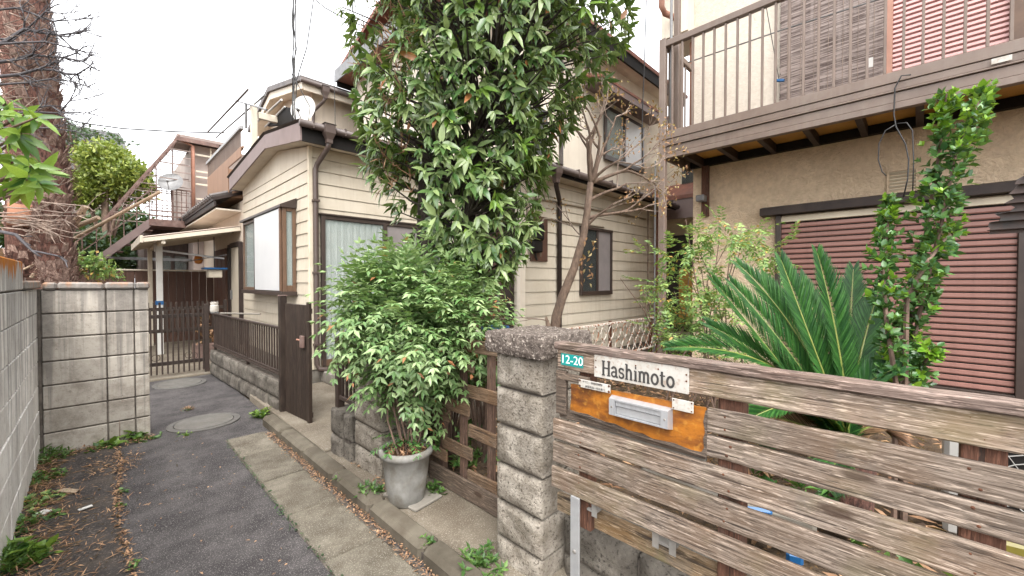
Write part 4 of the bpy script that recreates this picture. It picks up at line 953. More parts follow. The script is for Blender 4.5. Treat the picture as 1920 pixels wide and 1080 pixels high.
# sliding garden door on the side wall
sdr = MB().box((2.225, YS - .022, .31), (3.78, YS - .0205, 2.40)).build('sliding_door', 'room_dark', hs_)
Zb, Zt = .30, 2.42
for (xa, xb) in ((2.205, 2.255), (3.135, 3.20), (3.745, 3.795)): bx('frame', (xa, YS - .085, Zb), (xb, YS - .021, Zt), 'frame_dark', sdr, .003)
for (za, zb_) in ((Zb - .002, Zb + .09), (Zt - .05, Zt + .004)): bx('frame', (2.204, YS - .082, za), (3.796, YS - .0205, zb_), 'frame_bronze' if za < 1 else 'frame_dark', sdr, .003)
cv = []; cf = []; n = 90
for i in range(n + 1):
    x = 2.256 + .878 * i / n; d = .011 * math.sin(i * .62) + .007 * math.sin(i * 1.31 + 1) ; cv += [(x, YS - .042 + d * .8, .392), (x, YS - .042 + d * .5, 2.366)]
for i in range(n): cf.append((2 * i, 2 * i + 2, 2 * i + 3, 2 * i + 1))
cb = MB(); cb.v = [Vector(p) for p in cv]; cb.f = cf; cb.build('curtain', 'curtain', sdr, smooth=True)
bx('pane', (2.257, YS - .066, .392), (3.133, YS - .062, 2.366), 'glass', sdr)
bx('screen', (3.202, YS - .060, .392), (3.743, YS - .052, 2.366), 'screen_grey', sdr)
bx('hood', (2.18, YS - .10, Zt + .006), (3.82, YS - .021, Zt + .03), 'frame_dark', sdr, .003)

# wing: doorway face and long side wall
wing = MB().box((XD + .001, YW + .001, 0), (7.95, 5.2, 3.0)).build('wall', 'siding_gap', hs_)
boards(wing, (XD + .09, YW, 0), (7.95, YW, 0), (0, -1, 0), 0.30, 2.98)
boards(wing, (XD, YW + .02, 0), (XD, YS, 0), (-1, 0, 0), 0.30, 2.98)
MB().box((XD - .03, YW - .028, .25), (XD + .085, YW + .03, 2.98), .004).build('corner_trim', 'pale_wall', hs_)
MB().box((XD - .005, YW - .01, 0), (7.95, YW + .0005, .295)).build('footing', 'cement_plain', hs_)
dr = bx('front_door', (XD - .06, 4.12, .30), (XD - .022, 5.05, 2.40), 'door_brown', hs_, .003)
for y in np.arange(4.17, 5.0, .095): bx('panel', (XD - .072, y, .42), (XD - .061, y + .08, 2.3), 'door_brown', dr, .004)
for (ya, yb) in ((3.97, 4.118), (5.052, 5.15)): bx('door_frame', (XD - .09, ya, .26), (XD - .021, yb, 2.46), 'dark_brown', hs_, .003)
bx('door_frame', (XD - .088, 3.972, 2.402), (XD - .0205, 5.148, 2.50), 'dark_brown', hs_, .003)
bx('handle', (XD - .10, 4.2, 1.15), (XD - .073, 4.23, 1.40), 'steel_grey', dr, .004)
# wing window
ww = bx('window', (5.43, YW - .0235, 1.31), (6.31, YW - .021, 2.36), 'room_dark', hs_)
for (xa, xb) in ((5.41, 5.45), (5.85, 5.895), (6.285, 6.33)): bx('frame', (xa, YW - .07, 1.30), (xb, YW - .0212, 2.37), 'frame_dark', ww, .003)
for (za, zb_) in ((1.27, 1.335), (2.335, 2.38)): bx('frame', (5.409, YW - .075, za), (6.332, YW - .0208, zb_), 'frame_dark', ww, .003)
bx('pane', (5.452, YW - .046, 1.337), (5.848, YW - .04, 2.333), 'glass_dark', ww); bx('screen', (5.897, YW - .046, 1.337), (6.283, YW - .04, 2.333), 'screen_grey', ww)
# wing eave: lean-to roof, fascia, gutter
MB().prism([(3.85, 3.60, 3.04), (3.85, 3.60, 3.10), (3.85, 4.42, 3.42), (3.85, 4.42, 3.34)], (4.6, 0, 0)).build('roof', 'dark_brown', hs_)
MB().prism([(3.88, 3.63, 2.985), (3.88, 3.63, 3.035), (3.88, 3.878, 3.035), (3.88, 3.878, 2.985)], (4.5, 0, 0)).build('soffit', 'soffit', hs_)
MB().box((3.85, 3.60, 2.97), (8.45, 3.625, 3.038)).build('fascia', 'near_black', hs_)
g2 = MB().tube([(3.8, 3.55, 3.06), (8.4, 3.55, 3.02)], .05, 10).build('gutter', 'gutter_brown', hs_, smooth=True)
for x in np.arange(4.0, 8.3, .45): bx('gutter_bracket', (x, 3.50, 3.0), (x + .02, 3.60, 3.11), 'gutter_brown', g2)
hx = onY(1043, 320, 3.56).x
hopper((hx, 3.56, 3.0), hs_)
MB().tube([(hx, 3.56, 2.88), (hx + .05, 3.6, 2.82), (4.83, 3.80, 2.68), (4.85, 3.815, 2.6), (4.85, 3.815, .2)], .034, 12).build('downpipe', 'dark_brown', hs_, smooth=True)
for z0_, zz in ((2.66, .10), (2.40, .16)):
    MB().tube([(4.36 if zz < .12 else 4.44, 3.842, z0_ - .55 if zz > .12 else z0_ - .2), (4.38 if zz < .12 else 4.46, 3.842, z0_ - .06), (4.44 if zz < .12 else 4.52, 3.842, z0_), (4.8, 3.842, z0_ + .01), (6.0, 3.842, z0_ + .02), (6.1, 3.842, z0_ + .02)] if zz > .12 else [(4.16, 3.842, 2.3), (4.18, 3.842, z0_ - .08), (4.30, 3.842, z0_), (7.6, 3.842, z0_ + .06)], .014, 8).build('conduit', 'siding_gap', hs_, smooth=True)
mp = bx('meter_board', (4.24, YW - .045, 1.78), (4.60, YW - .0215, 2.42), 'door_brown', hs_, .004)
mt = onY(1007, 440, YW - .1)
bx('meter_case', (mt.x - .125, YW - .15, 2.06), (mt.x + .125, YW - .046, 2.30), 'near_black', mp, .03)
bx('meter_base', (mt.x - .10, YW - .13, 1.90), (mt.x + .10, YW - .046, 2.058), 'near_black', mp, .015)
MB().tube([(mt.x, YW - .08, 1.90), (mt.x + .02, YW - .06, 1.84), (mt.x + .05, YW - .055, 1.80)], .012, 8).build('cable', 'cable', mp)
bx('wall_end', (7.951, 3.875, 0), (8.25, 4.2, 2.98), 'upper_wall', hs_)
MB().tube([(7.72, 3.85, 2.9), (7.72, 3.85, 1.3), (7.70, 3.82, .9), (7.72, 3.85, .4)], .012, 6).build('vine_wire', 'twig_pale', hs_)

# upper storey behind
us = MB().box((4.45, 4.40, 3.2), (9.6, 8.6, 5.88)).build('upper_wall', 'pale_wall', hs_)
XU = 3.62
MB().prism([(XU, 4.00, 5.87), (XU, 4.00, 5.945), (XU, 6.45, 6.70), (XU, 8.92, 5.945), (XU, 8.92, 5.87), (XU, 6.45, 6.61)], (6.4, 0, 0)).build('roof', 'roof_red', hs_)
MB().box((XU + .02, 4.02, 5.66), (9.9, 4.06, 5.868)).build('fascia', 'near_black', hs_); bx('fascia', (XU + .02, 8.86, 5.66), (9.9, 8.90, 5.868), 'near_black', hs_)
MB().box((XU + .02, 4.0605, 5.75), (9.9, 4.3995, 5.82)).build('soffit', 'soffit', hs_)
MB().box((XU - .015, 4.06, 5.74), (XU + .01, 8.91, 6.0)).build('fascia', 'steel_grey', hs_)
MB().box((XU + .011, 4.41, 5.76), (4.449, 8.85, 5.80)).build('soffit', 'roof_red', hs_)
MB().box((3.95, 5.4, 3.5), (4.45, 8.59, 5.75)).build('upper_wall', 'pale_wall', hs_)
# little canopy and window on the upper storey
q0, q1 = onY(1150, 158, 4.05), onY(1235, 205, 4.05)
zc = 5.05
MB().prism([(6.2, 3.95, zc), (6.2, 3.95, zc + .05), (6.2, 4.399, zc + .22), (6.2, 4.399, zc + .15)], (2.7, 0, 0)).build('canopy', 'roof_red', hs_)
MB().box((6.22, 3.96, zc - .13), (8.88, 3.98, zc - .001)).box((6.22, 3.981, zc - .02), (8.88, 4.399, zc - .002)).build('canopy_edge', 'fascia_brown', hs_)
uw = bx('window', (6.95, 4.375, 3.95), (8.45, 4.398, 4.85), 'room_pale', hs_)
for (xa, xb) in ((6.92, 6.98), (7.64, 7.70), (8.42, 8.48)): bx('frame', (xa, 4.33, 3.92), (xb, 4.3745, 4.88), 'frame_dark', uw, .003)
for (za, zb_) in ((3.86, 3.95), (4.85, 4.90)): bx('frame', (6.91, 4.325, za), (8.49, 4.374, zb_), 'frame_dark', uw, .003)
bx('pane', (6.982, 4.35, 3.952), (7.638, 4.356, 4.848), 'glass', uw); bx('pane', (7.702, 4.35, 3.952), (8.418, 4.356, 4.848), 'frost', uw)
# whitewashed lower part seen over the wing roof
bx('window', (4.9, 4.385, 3.55), (5.25, 4.3985, 4.3), 'glass_dark', hs_)
bx('downpipe', (5.55, 4.33, 3.4), (5.60, 4.38, 5.8), 'roof_tile', hs_)
# sloping side roof between the houses
br = thing('neighbour_house', 'brown-eaved beige house seen in the gap between the two houses', 'house', (9.2, 3.0, 0))
MB().box((9.0, 1.0, 0), (9.3, 4.8, 4.2)).build('wall', 'trim_cream', br)
MB().prism([(8.5, .9, 3.20), (8.5, .9, 3.28), (9.0, .9, 3.62), (9.0, .9, 3.55)], (0, 4.0, 0)).build('roof', 'roof_red', br)
MB().box((8.52, .9, 2.80), (8.55, 4.9, 3.199)).build('fascia', 'fascia_brown', br); MB().box((8.551, .9, 2.80), (9.0, 4.9, 2.82)).build('soffit', 'trim_cream', br)
bx('opening', (8.97, 1.6, .4), (8.998, 4.2, 2.5), 'room_dark', br)
MB().box((8.96, 2.2, 3.35), (8.999, 3.7, 4.0)).build('window', 'glass_dark', br)
bx('crate', (8.6, 2.95, 0.7), (8.9, 3.6, 1.75), 'ochre_panel', br, .01)
bx('downpipe', (7.96, 3.70, 0), (8.05, 3.79, 2.9), 'roof_red', br)

# ================================================================== STUCCO HOUSE WITH BALCONY ON THE RIGHT
sh = thing('stucco_house', 'beige stucco house with brown balcony and shutters on the right', 'house', (6.15, 0, 0))
XH = 6.15
MB().box((XH, -6, -.05), (11, 2.37, 3.30)).build('wall', 'stucco', sh)
MB().box((XH + .001, -6, 3.301), (11, 2.369, 7.2)).build('upper_wall', 'stucco_upper', sh)
MB().prism([(5.6, -6, 7.1), (5.6, -6, 7.25), (8.6, -6, 8.3), (11.6, -6, 7.25), (11.6, -6, 7.1)], (0, 9.0, 0)).build('roof', 'roof_tile', sh)
# roller shutters
Yl, Yr, Ym = 1.255, -0.65, 0.221
sz0, sz1 = 0.42, 2.235
fr_ = bx('shutter_frame', (XH - .075, Yl, .38), (XH - .001, Yl + .06, 2.33), 'frame_dark', sh, .004)
bx('shutter_frame', (XH - .075, Yr - .06, .38), (XH - .001, Yr, 2.33), 'frame_dark', sh, .004)
bx('shutter_frame', (XH - .075, Yr, .36), (XH - .001, Yl, .415), 'frame_dark', sh, .004)
mid = bx('shutter_frame', (XH - .07, Ym - .028, .416), (XH - .001, Ym + .028, 2.238), 'shutter_brown', sh, .004)
bx('shutter_box', (XH - .06, Yr, 2.24), (XH - .001, Yl, 2.312), 'trim_cream', sh, .004)
pitch = 0.0645
for ya, yb in ((Yr + .002, Ym - .03), (Ym + .03, Yl - .002)):
    so = bx('roller_shutter', (XH - .025, ya, sz0), (XH - .001, yb, sz1), 'near_black', sh)
    key = ('slat', round(yb - ya, 3)); L = yb - ya
    b = MB().prism([(-.026, -L / 2, .009), (-.020, -L / 2, .004), (-.004, -L / 2, .004), (-.004, -L / 2, pitch - .006), (-.020, -L / 2, pitch - .006), (-.030, -L / 2, pitch - .013), (-.032, -L / 2, .018)], (0, L, 0))
    me = mesh('slat', b.v, b.f, 'shutter_brown'); z = sz0
    while z < sz1 - .03: put('slat', me, so, (XH - .003 - .0, (ya + yb) / 2, z)); z += pitch
b = MB().prism([(XH - .001, Yr - .25, 2.33), (XH - .16, Yr - .25, 2.335), (XH - .16, Yr - .25, 2.425), (XH - .001, Yr - .25, 2.46)], (0, Yl + .245 - Yr + .22, 0)); b.build('shutter_hood', 'dark_brown', sh)
# louvre vent
va, vb = onX(1663, 320, XH - .03), onX(1722, 357, XH - .03)
vt = MB().box((XH - .03, vb.y, vb.z), (XH - .001, va.y, vb.z + .02)).box((XH - .03, vb.y, va.z - .02), (XH - .001, va.y, va.z)).box((XH - .03, vb.y, vb.z + .02), (XH - .001, vb.y + .02, va.z - .02)).box((XH - .03, va.y - .02, vb.z + .02), (XH - .001, va.y, va.z - .02)).build('vent', 'stucco', sh)
z = vb.z + .028
while z < va.z - .03:
    MB().bar((XH - .016, vb.y + .021, z + .008), (XH - .016, va.y - .021, z + .008), .03, .007, up=(.6, 0, .8)).build('louvre', 'trim_cream', vt); z += .036
# timber bracket with small lamp box at the corner
bx('wall_bracket', (XH - .07, 2.14, 2.42), (XH - .001, 2.23, 3.26), 'post_wood', sh, .004)
bx('lamp_box', (XH - .20, 2.15, 2.62), (XH - .072, 2.26, 2.71), 'steel_grey', sh, .01)
# balcony
XB = 5.24; YB0 = -2.2; YB1 = 2.40
bal = MB().box((XB + .04, YB0, 3.10), (XB + .07, YB1 - .01, 3.445)).build('balcony', 'balcony_brown', sh)
for z0_, z1_, dx in ((3.10, 3.16, .0), (3.164, 3.255, .012), (3.259, 3.275, -.006), (3.279, 3.345, .008), (3.349, 3.45, .0)): bx('beam', (XB + dx, YB0, z0_), (XB + .0395, YB1, z1_), 'balcony_brown', bal, .004)
bx('beam', (XB + .041, YB1 - .009, 3.10), (XH - .001, YB1 + .03, 3.45), 'balcony_brown', bal, .004)
bx('top_rail', (XB - .012, YB0, 4.545), (XB + .06, YB1, 4.628), 'balcony_brown', bal, .008)
bx('top_rail', (XB + .062, YB1 - .028, 4.545), (XH - .03, YB1 + .03, 4.628), 'balcony_brown', bal, .008)
y = 2.30
while y > YB0 + .1:
    bx('baluster', (XB + .005, y - .011, 3.451), (XB + .038, y + .011, 4.5445), 'balcony_brown', bal, .003); y -= .1275
for x in np.arange(5.38, 6.0, .13): bx('baluster', (x, YB1 - .01, 3.451), (x + .022, YB1 + .012, 4.5445), 'balcony_brown', bal, .003)
bx('corner_post', (XB - .02, YB1 - .02, 0.12), (XB + .06, YB1 + .065, 4.66), 'balcony_brown', bal, .006)
bx('corner_post', (XB + .16, YB1 - .12, 3.46), (XB + .23, YB1 - .05, 6.6), 'balcony_brown', bal, .006)
MB().tube([(XB + .09, YB1 - .05, 3.46), (XB + .09, YB1 - .05, 6.6)], .018, 8).build('laundry_post', 'steel_grey', bal)
MB().tube([(XB + .01, YB1 + .12, .1), (XB + .01, YB1 + .12, 3.1)], .010, 8).build('wire_post', 'steel_grey', bal)
bx('floor', (XB + .071, YB0, 3.30), (XH - .001, YB1 - .01, 3.34), 'balcony_brown', bal)
for k, y in enumerate(np.arange(2.22, YB0, -.44)):
    bx('joist', (XB + .071, y - .03, 3.13), (XH - .001, y + .03, 3.299), 'dark_brown', bal, .003)
    bx('ceiling_panel', (XB + .09, y - .409, 3.235), (XH - .015, y - .031, 3.245), 'ochre_panel', bal)
bx('joist', (XH - .08, YB0, 3.132), (XH - .002, YB1 - .02, 3.23), 'near_black', bal)
b_ = onX(1878, 112, XB - .006); bx('sticker', (XB - .0145, b_.y - .055, b_.z - .022), (XB - .0135, b_.y + .055, b_.z + .022), 'white_paint', bal)
# upper openings: reed blind, pink louvre shutters, brown frame
Ya, Yb2, Yc = 1.29, 0.29, -0.575
bl = bx('window', (XH - .03, Yb2, 3.36), (XH - .0005, Ya, 5.6), 'room_dark', sh)
rd = MB(); z = 3.40
while z < 5.6:
    w = .0075 + .003 * random.random(); yj = random.uniform(-.008, .008)
    rd.box((XH - .075, Yb2 + .02 + yj, z), (XH - .062 + random.uniform(-.004, .004), Ya - .01 + yj, z + w)); z += w + .0028
rdo = rd.build('reed_blind', 'reed', sh); rdo['kind'] = 'stuff'
for y in np.arange(Yb2 + .1, Ya, .135): bx('string', (XH - .079, y, 3.4), (XH - .0765, y + .004, 5.6), 'twig_pale', rdo)
ps = bx('window', (XH - .02, Yc, 3.36), (XH - .0005, Yb2 - .03, 5.6), 'dark_brown', sh)
bx('frame', (XH - .06, Yb2 - .05, 3.36), (XH - .0008, Yb2 - .0, 5.6), 'copper_pipe', ps, .003)
z = 3.40; L = Yb2 - .052 - Yc - .002; pp = .0515
b = MB().prism([(-.020, -L / 2, .009), (-.004, -L / 2, .0), (-.004, -L / 2, pp - .003), (-.014, -L / 2, pp - .003), (-.030, -L / 2, pp - .012), (-.034, -L / 2, .012)], (0, L, 0)); lm = mesh('louvre', b.v, b.f, 'shutter_pink')
while z < 5.5: put('louvre', lm, ps, (XH - .018, (Yc + .002 + Yb2 - .052) / 2, z)); z += pp
bx('frame', (XH - .09, Yc - .09, 3.36), (XH - .0008, Yc - .001, 5.6), 'frame_bronze', sh, .004)
bl2 = bx('window', (XH - .02, Yc - .9, 3.36), (XH - .0006, Yc - .091, 5.6), 'frame_dark', sh)
# drainpipe with an elbow by the corner of the upper floor
MB().tube([(6.28, 2.44, 7.1), (6.28, 2.44, 3.4)], .045, 10).build('downpipe', 'copper_pipe', sh, smooth=True)
MB().tube([(5.62, 2.62, 6.9), (5.62, 2.62, 5.35), (5.68, 2.60, 5.28), (6.15, 2.5, 5.32), (6.26, 2.46, 5.25), (6.28, 2.44, 5.1)], .04, 10).build('downpipe', 'copper_pipe', sh, smooth=True)
MB().box((5.9, 2.371, 5.05), (6.6, 2.75, 5.8)).build('side_window_box', 'pale_wall', sh)
MB().prism([(5.8, 2.371, 5.82), (6.7, 2.371, 5.82), (6.7, 2.85, 5.80), (5.8, 2.85, 5.80)], (0, 0, .05)).build('side_canopy', 'roof_tile', sh)

# ================================================================== FURTHER DOWN THE LANE
mh = thing('balcony_house', 'beige two-storey house with brown slatted balcony beyond the cream house', 'house', (2.1, 11.5, 0))
MB().box((2.1, 9.75, 0), (8, 15.0, 3.15)).build('wall', 'upper_wall', mh)
MB().box((3.3, 9.36, 3.15), (8, 12.9, 5.55)).build('upper_wall', 'upper_wall', mh)
# gable of the upper floor and its side eave
MB().prism([(2.95, 9.0, 5.60), (2.95, 9.0, 5.70), (2.95, 11.3, 6.22), (2.95, 13.2, 5.72), (2.95, 13.2, 5.6), (2.95, 11.3, 6.10)], (5.2, 0, 0)).build('roof', 'roof_tile', mh)
MB().prism([(3.0, 9.06, 5.46), (3.0, 9.06, 5.598), (3.0, 11.3, 6.095), (3.0, 13.1, 5.60), (3.0, 13.1, 5.46), (3.0, 11.3, 5.93)], (.03, 0, 0)).build('bargeboard', 'pale_wall', mh)
MB().prism([(3.031, 9.10, 5.50), (3.031, 9.10, 5.53), (3.031, 11.3, 6.0), (3.031, 13.05, 5.53), (3.031, 13.05, 5.50), (3.031, 11.3, 5.96)], (.9, 0, 0)).build('soffit', 'pale_wall', mh)
MB().box((3.031, 9.04, 5.44), (8, 9.095, 5.60)).build('fascia', 'pale_wall', mh)
MB().prism([(3.31, 9.38, 5.55), (3.31, 11.3, 5.97), (3.31, 12.88, 5.55)], (4, 0, 0)).build('gable_wall', 'upper_wall', mh)
MB().tube([(2.95, 8.98, 5.60), (8, 8.98, 5.58)], .05, 8).build('gutter', 'gutter_brown', mh, smooth=True)
hp2 = onY(610, 172, 8.95)
hopper((hp2.x, 8.95, 5.50), mh)
MB().tube([(hp2.x, 8.95, 5.37), (hp2.x - .02, 9.0, 5.3), (hp2.x - .12, 9.28, 5.15), (hp2.x - .12, 9.31, 5.05), (hp2.x - .12, 9.31, 3.6)], .033, 8).build('downpipe', 'gutter_brown', mh, smooth=True)
bx('window', (4.35, 9.34, 4.2), (4.9, 9.359, 4.75), 'frame_dark', mh); bx('pane', (4.40, 9.332, 4.25), (4.85, 9.339, 4.7), 'glass', mh)
# tiled eave over the ground floor
tl = MB().prism([(1.62, 9.95, 3.10), (1.62, 9.95, 3.16), (2.3, 9.95, 3.42), (2.3, 9.95, 3.36)], (0, 5.4, 0)).build('tiled_eave', 'dark_brown', mh)
for y in np.arange(9.98, 15.3, .24):
    b = MB().tube([(1.58, y + .06, 3.185), (2.28, y + .06, 3.45)], .05, 7); b.build('tile', 'roof_tile', tl, (1.9, y + .06, 3.3))
MB().box((1.64, 9.96, 3.0), (1.67, 15.3, 3.099)).build('fascia', 'dark_brown', mh)
MB().prism([(1.671, 9.96, 2.93), (1.671, 9.96, 2.96), (2.099, 9.96, 2.96), (2.099, 9.96, 2.93)], (0, 5.3, 0)).build('soffit', 'soffit', mh)
# door and dark post beside it
dd = bx('door', (2.06, 9.95, .25), (2.098, 10.75, 2.22), 'siding', mh, .004); bx('door_frame', (2.03, 10.752, .2), (2.0985, 10.95, 2.3), 'dark_brown', mh, .004); bx('door_frame', (2.03, 9.86, .2), (2.0985, 9.948, 2.3), 'dark_brown', mh, .004)
bx('door_frame', (2.032, 9.95, 2.222), (2.0983, 10.75, 2.32), 'dark_brown', mh, .004)
bx('handle', (2.02, 10.65, 1.1), (2.059, 10.68, 1.3), 'steel_grey', dd, .003)
for y in (11.3, 11.75, 12.2): bx('shutter_panel', (2.05, y, .6), (2.098, y + .4, 2.25), 'brown_board', mh, .005)
# balcony of brown slats with a pale rail
bc = MB().box((1.95, 9.99, 3.22), (3.29, 12.25, 3.34)).build('balcony', 'balcony_panel', mh)
y = 8.95
while y < 12.2:
    bx('slat', (1.88, y, 3.30 if y > 9.98 else 3.80), (1.90, y + .082, 3.99), 'balcony_panel', bc, .004)
    bx('baluster', (1.885, y + .03, 3.991), (1.90, y + .045, 4.30), 'balcony_brown', bc); y += .086
bx('rail', (1.86, 8.9, 4.30), (1.93, 12.25, 4.37), 'aluminium_dull', bc, .006); bx('rail', (1.902, 8.9, 3.96), (1.93, 12.25, 4.0), 'balcony_panel', bc, .004)
p = onX(471, 262, 1.94); bx('newel', (1.932, p.y - .06, 3.86), (2.03, p.y + .04, 4.62), 'cream_metal', bc, .008)
bx('newel', (2.05, p.y - .05, 4.40), (3.2, p.y + .02, 4.52), 'cream_metal', bc, .008)
for y in (12.27,): bx('slat', (1.90, y, 3.30), (3.25, y + .02, 4.3), 'balcony_panel', bc)
# laundry poles held over the balcony
lp = thing('laundry_rack', 'long laundry poles on an upright above the slatted balcony', 'laundry poles', tuple(onX(460, 235, 1.9)))
a = onX(461, 240, 1.9); c = onX(461, 194, 1.9)
MB().tube([a, c], .022, 8).tube([onX(442, 189, 1.9), c, onX(500, 206, 1.95)], .016, 6).build('upright', 'steel_grey', lp)
MB().tube([onX(390, 247, 1.7), onX(465, 168, 1.7)], .016, 8).build('pole', 'gutter_brown', lp)
MB().tube([onX(405, 258, 2.0), onX(497, 178, 2.0)], .016, 8).build('pole', 'steel_grey', lp)
MB().tube([onX(475, 235, 2.2), onX(528, 187, 2.2)], .018, 8).build('pole', 'white_post', lp)
dk = thing('solar_panel', 'dark tilted panel standing on the roof beside the aerial', 'panel', (2.5, 8.2, 3.7))
MB().prism([onX(500, 236, 2.35), onX(534, 200, 2.35), onX(552, 203, 2.35), onX(552, 232, 2.35)], (.05, .02, 0)).build('panel', 'near_black', dk)
MB().tube([onX(497, 238, 2.33), onX(534, 200, 2.33)], .014, 6).build('edge', 'white_post', dk)
# satellite dish on the gable corner and aerial cables
def dish(label, c, r, face, m, col_arm='steel_grey'):
    t = thing('satellite_dish', label, 'dish', tuple(c)); c = Vector(c); face = Vector(face).normalized(); a = face.cross(UP).normalized(); b2 = a.cross(face)
    v = []; f = []; n = 24; rings = (0.0, .35, .7, 1.0)
    for q in rings:
        for j in range(n):
            th = 2 * math.pi * j / n; v.append(c + (a * math.cos(th) + b2 * math.sin(th) * 1.08) * r * q - face * (r * .22 * (1 - q * q)))
    for i in range(3):
        for j in range(n): f.append((i * n + j, i * n + (j + 1) % n, (i + 1) * n + (j + 1) % n, (i + 1) * n + j))
    k = MB(); k.v = v; k.f = f; k.build('bowl', m, t, smooth=True)
    MB().tube([c - b2 * r, c - b2 * r * .5 + face * r * .8], .008, 6).build('arm', col_arm, t)
    e = c - b2 * r * .5 + face * r * .8; MB().tube([e, e - face * .06], [.02, .028], 8).build('feed_horn', col_arm, t)
    MB().tube([c - face * .08, c - face * .08 - UP * r * 1.6], .02, 8).build('mast', col_arm, t)
dish('pale round satellite dish behind the aerial on the cream roof', onX(568, 203, 2.4), .21, (-.75, -.65, .15), 'white_post')
ae = thing('roof_aerial', 'thin dark aerial mast with twisted cables at the roof corner', 'aerial', tuple(onX(553, 235, 2.0)))
b0 = onX(552, 240, 2.0)
k = MB(); 
for off, amp in (((-.010, 0, 0), .012), ((.02, .01, 0), .018), ((.008, -.02, 0), .02)):
    k.tube([b0 + Vector(off) + Vector((amp * math.sin(i * 1.7 + amp * 90), amp * math.cos(i * 2.3), 0)) + UP * (i * .16) for i in range(18)], .007, 5)
k.build('cable', 'cable', ae)
MB().tube([b0 + Vector((-.02, .02, -.1)), b0 + Vector((.05, .1, 3.0))], .009, 6).build('mast', 'near_black', ae)
MB().tube([b0 + Vector((.2, .1, 0)), b0 + Vector((.25, .1, .4)), b0 + Vector((.1, .2, .75)), b0 + Vector((0, .1, .8))], .006, 5).build('cable', 'cable', ae)
MB().tube([b0 + Vector((.62, .1, .2)), b0 + Vector((.60, .1, 1.6)), b0 + Vector((.66, .1, 3.2))], .005, 5).build('cable', 'cable', ae)
k = MB(); k.tube([b0 + Vector((-.05, -.1, -.02)), b0 + Vector((-.1, .3, .02)), b0 + Vector((-.02, .7, .12))], .007, 5).box(b0 + Vector((-.06, -.06, -.1)), b0 + Vector((.04, .04, .06)), .01)
k.build('clamp', 'steel_grey', ae)

# lean-to roof on cream posts
ct = thing('lean_to', 'cream lean-to with pale corrugated roof on white posts', 'lean-to', (1.3, 11, 0))
xa, xb = .58, 2.09; za, zb_ = 2.30, 2.64; ya, yb = 10.0, 12.9
v = []; f = []; n = 40
for i in range(n + 1):
    y = ya + (yb - ya) * i / n; w = .012 * math.sin(i * 1.6); v += [(xa, y, za + w), (xb, y, zb_ + w), (xa, y, za + w + .006), (xb, y, zb_ + w + .006)]
for i in range(n): q = 4 * i; f += [(q, q + 4, q + 5, q + 1), (q + 2, q + 3, q + 7, q + 6)]
f += [(0, 1, 3, 2), (4 * n, 4 * n + 2, 4 * n + 3, 4 * n + 1)]
k = MB(); k.v = [Vector(p) for p in v]; k.f = f; k.build('roof_sheet', 'polycarb', ct)
for y in (ya + .02, 10.75, 11.5, 12.2, yb - .04): MB().bar((xa, y, za - .055), (xb - .003, y, zb_ - .055), .04, .075).build('rafter', 'cream_metal', ct)
MB().box((xa - .04, ya, za - .10), (xa + .0, yb, za + .03)).build('edge_beam', 'cream_metal', ct)
MB().box((.835, 10.03, za - .10), (.895, yb, za - .04)).build('beam', 'cream_metal', ct)
pc = onX(299, 560, .87); bx('post', (.825, pc.y - .05, 0), (.925, pc.y + .05, 2.26), 'white_post', ct, .006)
bx('post', (.80, 12.5, 0), (.88, 12.58, 2.26), 'cream_metal', ct, .006)
bx('plate', (.80, pc.y - .075, 2.10), (.823, pc.y + .075, 2.27), 'white_paint', ct, .003)
MB().tube([(.92, pc.y, 2.12), (1.9, pc.y - .4, 1.98)], .022, 8).build('laundry_bar', 'aluminium', ct)
MB().tube([(1.9, 10.3, 2.05), (1.25, 11.4, 1.9)], .009, 6).build('laundry_bar', 'steel_grey', ct)
bx('tape', (.805, pc.y - .056, 1.02), (.93, pc.y + .056, 1.10), 'blue_plastic', ct)
# hanging bits under the lean-to
hg = thing('bird_box', 'small wooden box hanging under the lean-to roof', 'box', tuple(onX(404, 505, 1.75)))
q = onX(402, 510, 1.75); bx('box', q + Vector((-.12, -.12, -.12)), q + Vector((.12, .12, .05)), 'cream_metal', hg, .01); bx('lid', q + Vector((-.2, -.2, .051)), q + Vector((.2, .2, .09)), 'blue_plastic', hg, .008)
MB().tube([q + Vector((0, 0, .09)), q + Vector((0, 0, .75))], .008, 6).build('cord', 'cable', hg)
lt = thing('wall_lamp', 'round orange lamp hanging under the lean-to', 'lamp', tuple(onX(372, 487, 1.6)))
q = onX(372, 487, 1.6); MB().lathe([(.001, -.1), (.06, -.08), (.09, 0), (.06, .08), (.001, .1)], q, 14).build('globe', 'orange_plastic', lt, smooth=True); MB().tube([q + UP * .09, q + UP * .5], .008, 6).build('cord', 'cable', lt)

# brown board fence across the end
bd = thing('board_fence', 'tall brown vertical board fence across the end of the lane', 'fence', (1.0, 12.95, 0))
x = -1.2
while x < 2.05:
    bx('board', (x, 12.95, 0.02), (x + .145, 12.97, 1.735 + random.uniform(-.006, .006)), 'brown_board', bd, .004); x += .15
bx('cap', (-1.22, 12.93, 1.742), (2.06, 12.99, 1.775), 'cream_metal', bd, .004)
for k, (x, y, s, mm) in enumerate(((1.55, 9.8, .26, 'cement_plain'), (1.35, 10.4, .3, 'dark_brown'), (1.75, 9.2, .2, 'steel_grey'))): pass
pc2 = thing('planter_box', 'dark planter trough with dead plant standing behind the lane gate', 'planter', (1.45, 9.75, 0))
bx('trough', (1.25, 9.6, .012), (1.85, 9.9, .30), 'rust_steel', pc2, .01)
LVd = Leaves()
for i in range(120): LVd.add((1.3 + .5 * rng.random(), 9.65 + .2 * rng.random(), .3 + .5 * rng.random()), rv() + np.array((0, 0, .6)), rv(), .10, .022)
foliage(pc2, LVd, 'leaf_dry', LEAF4)
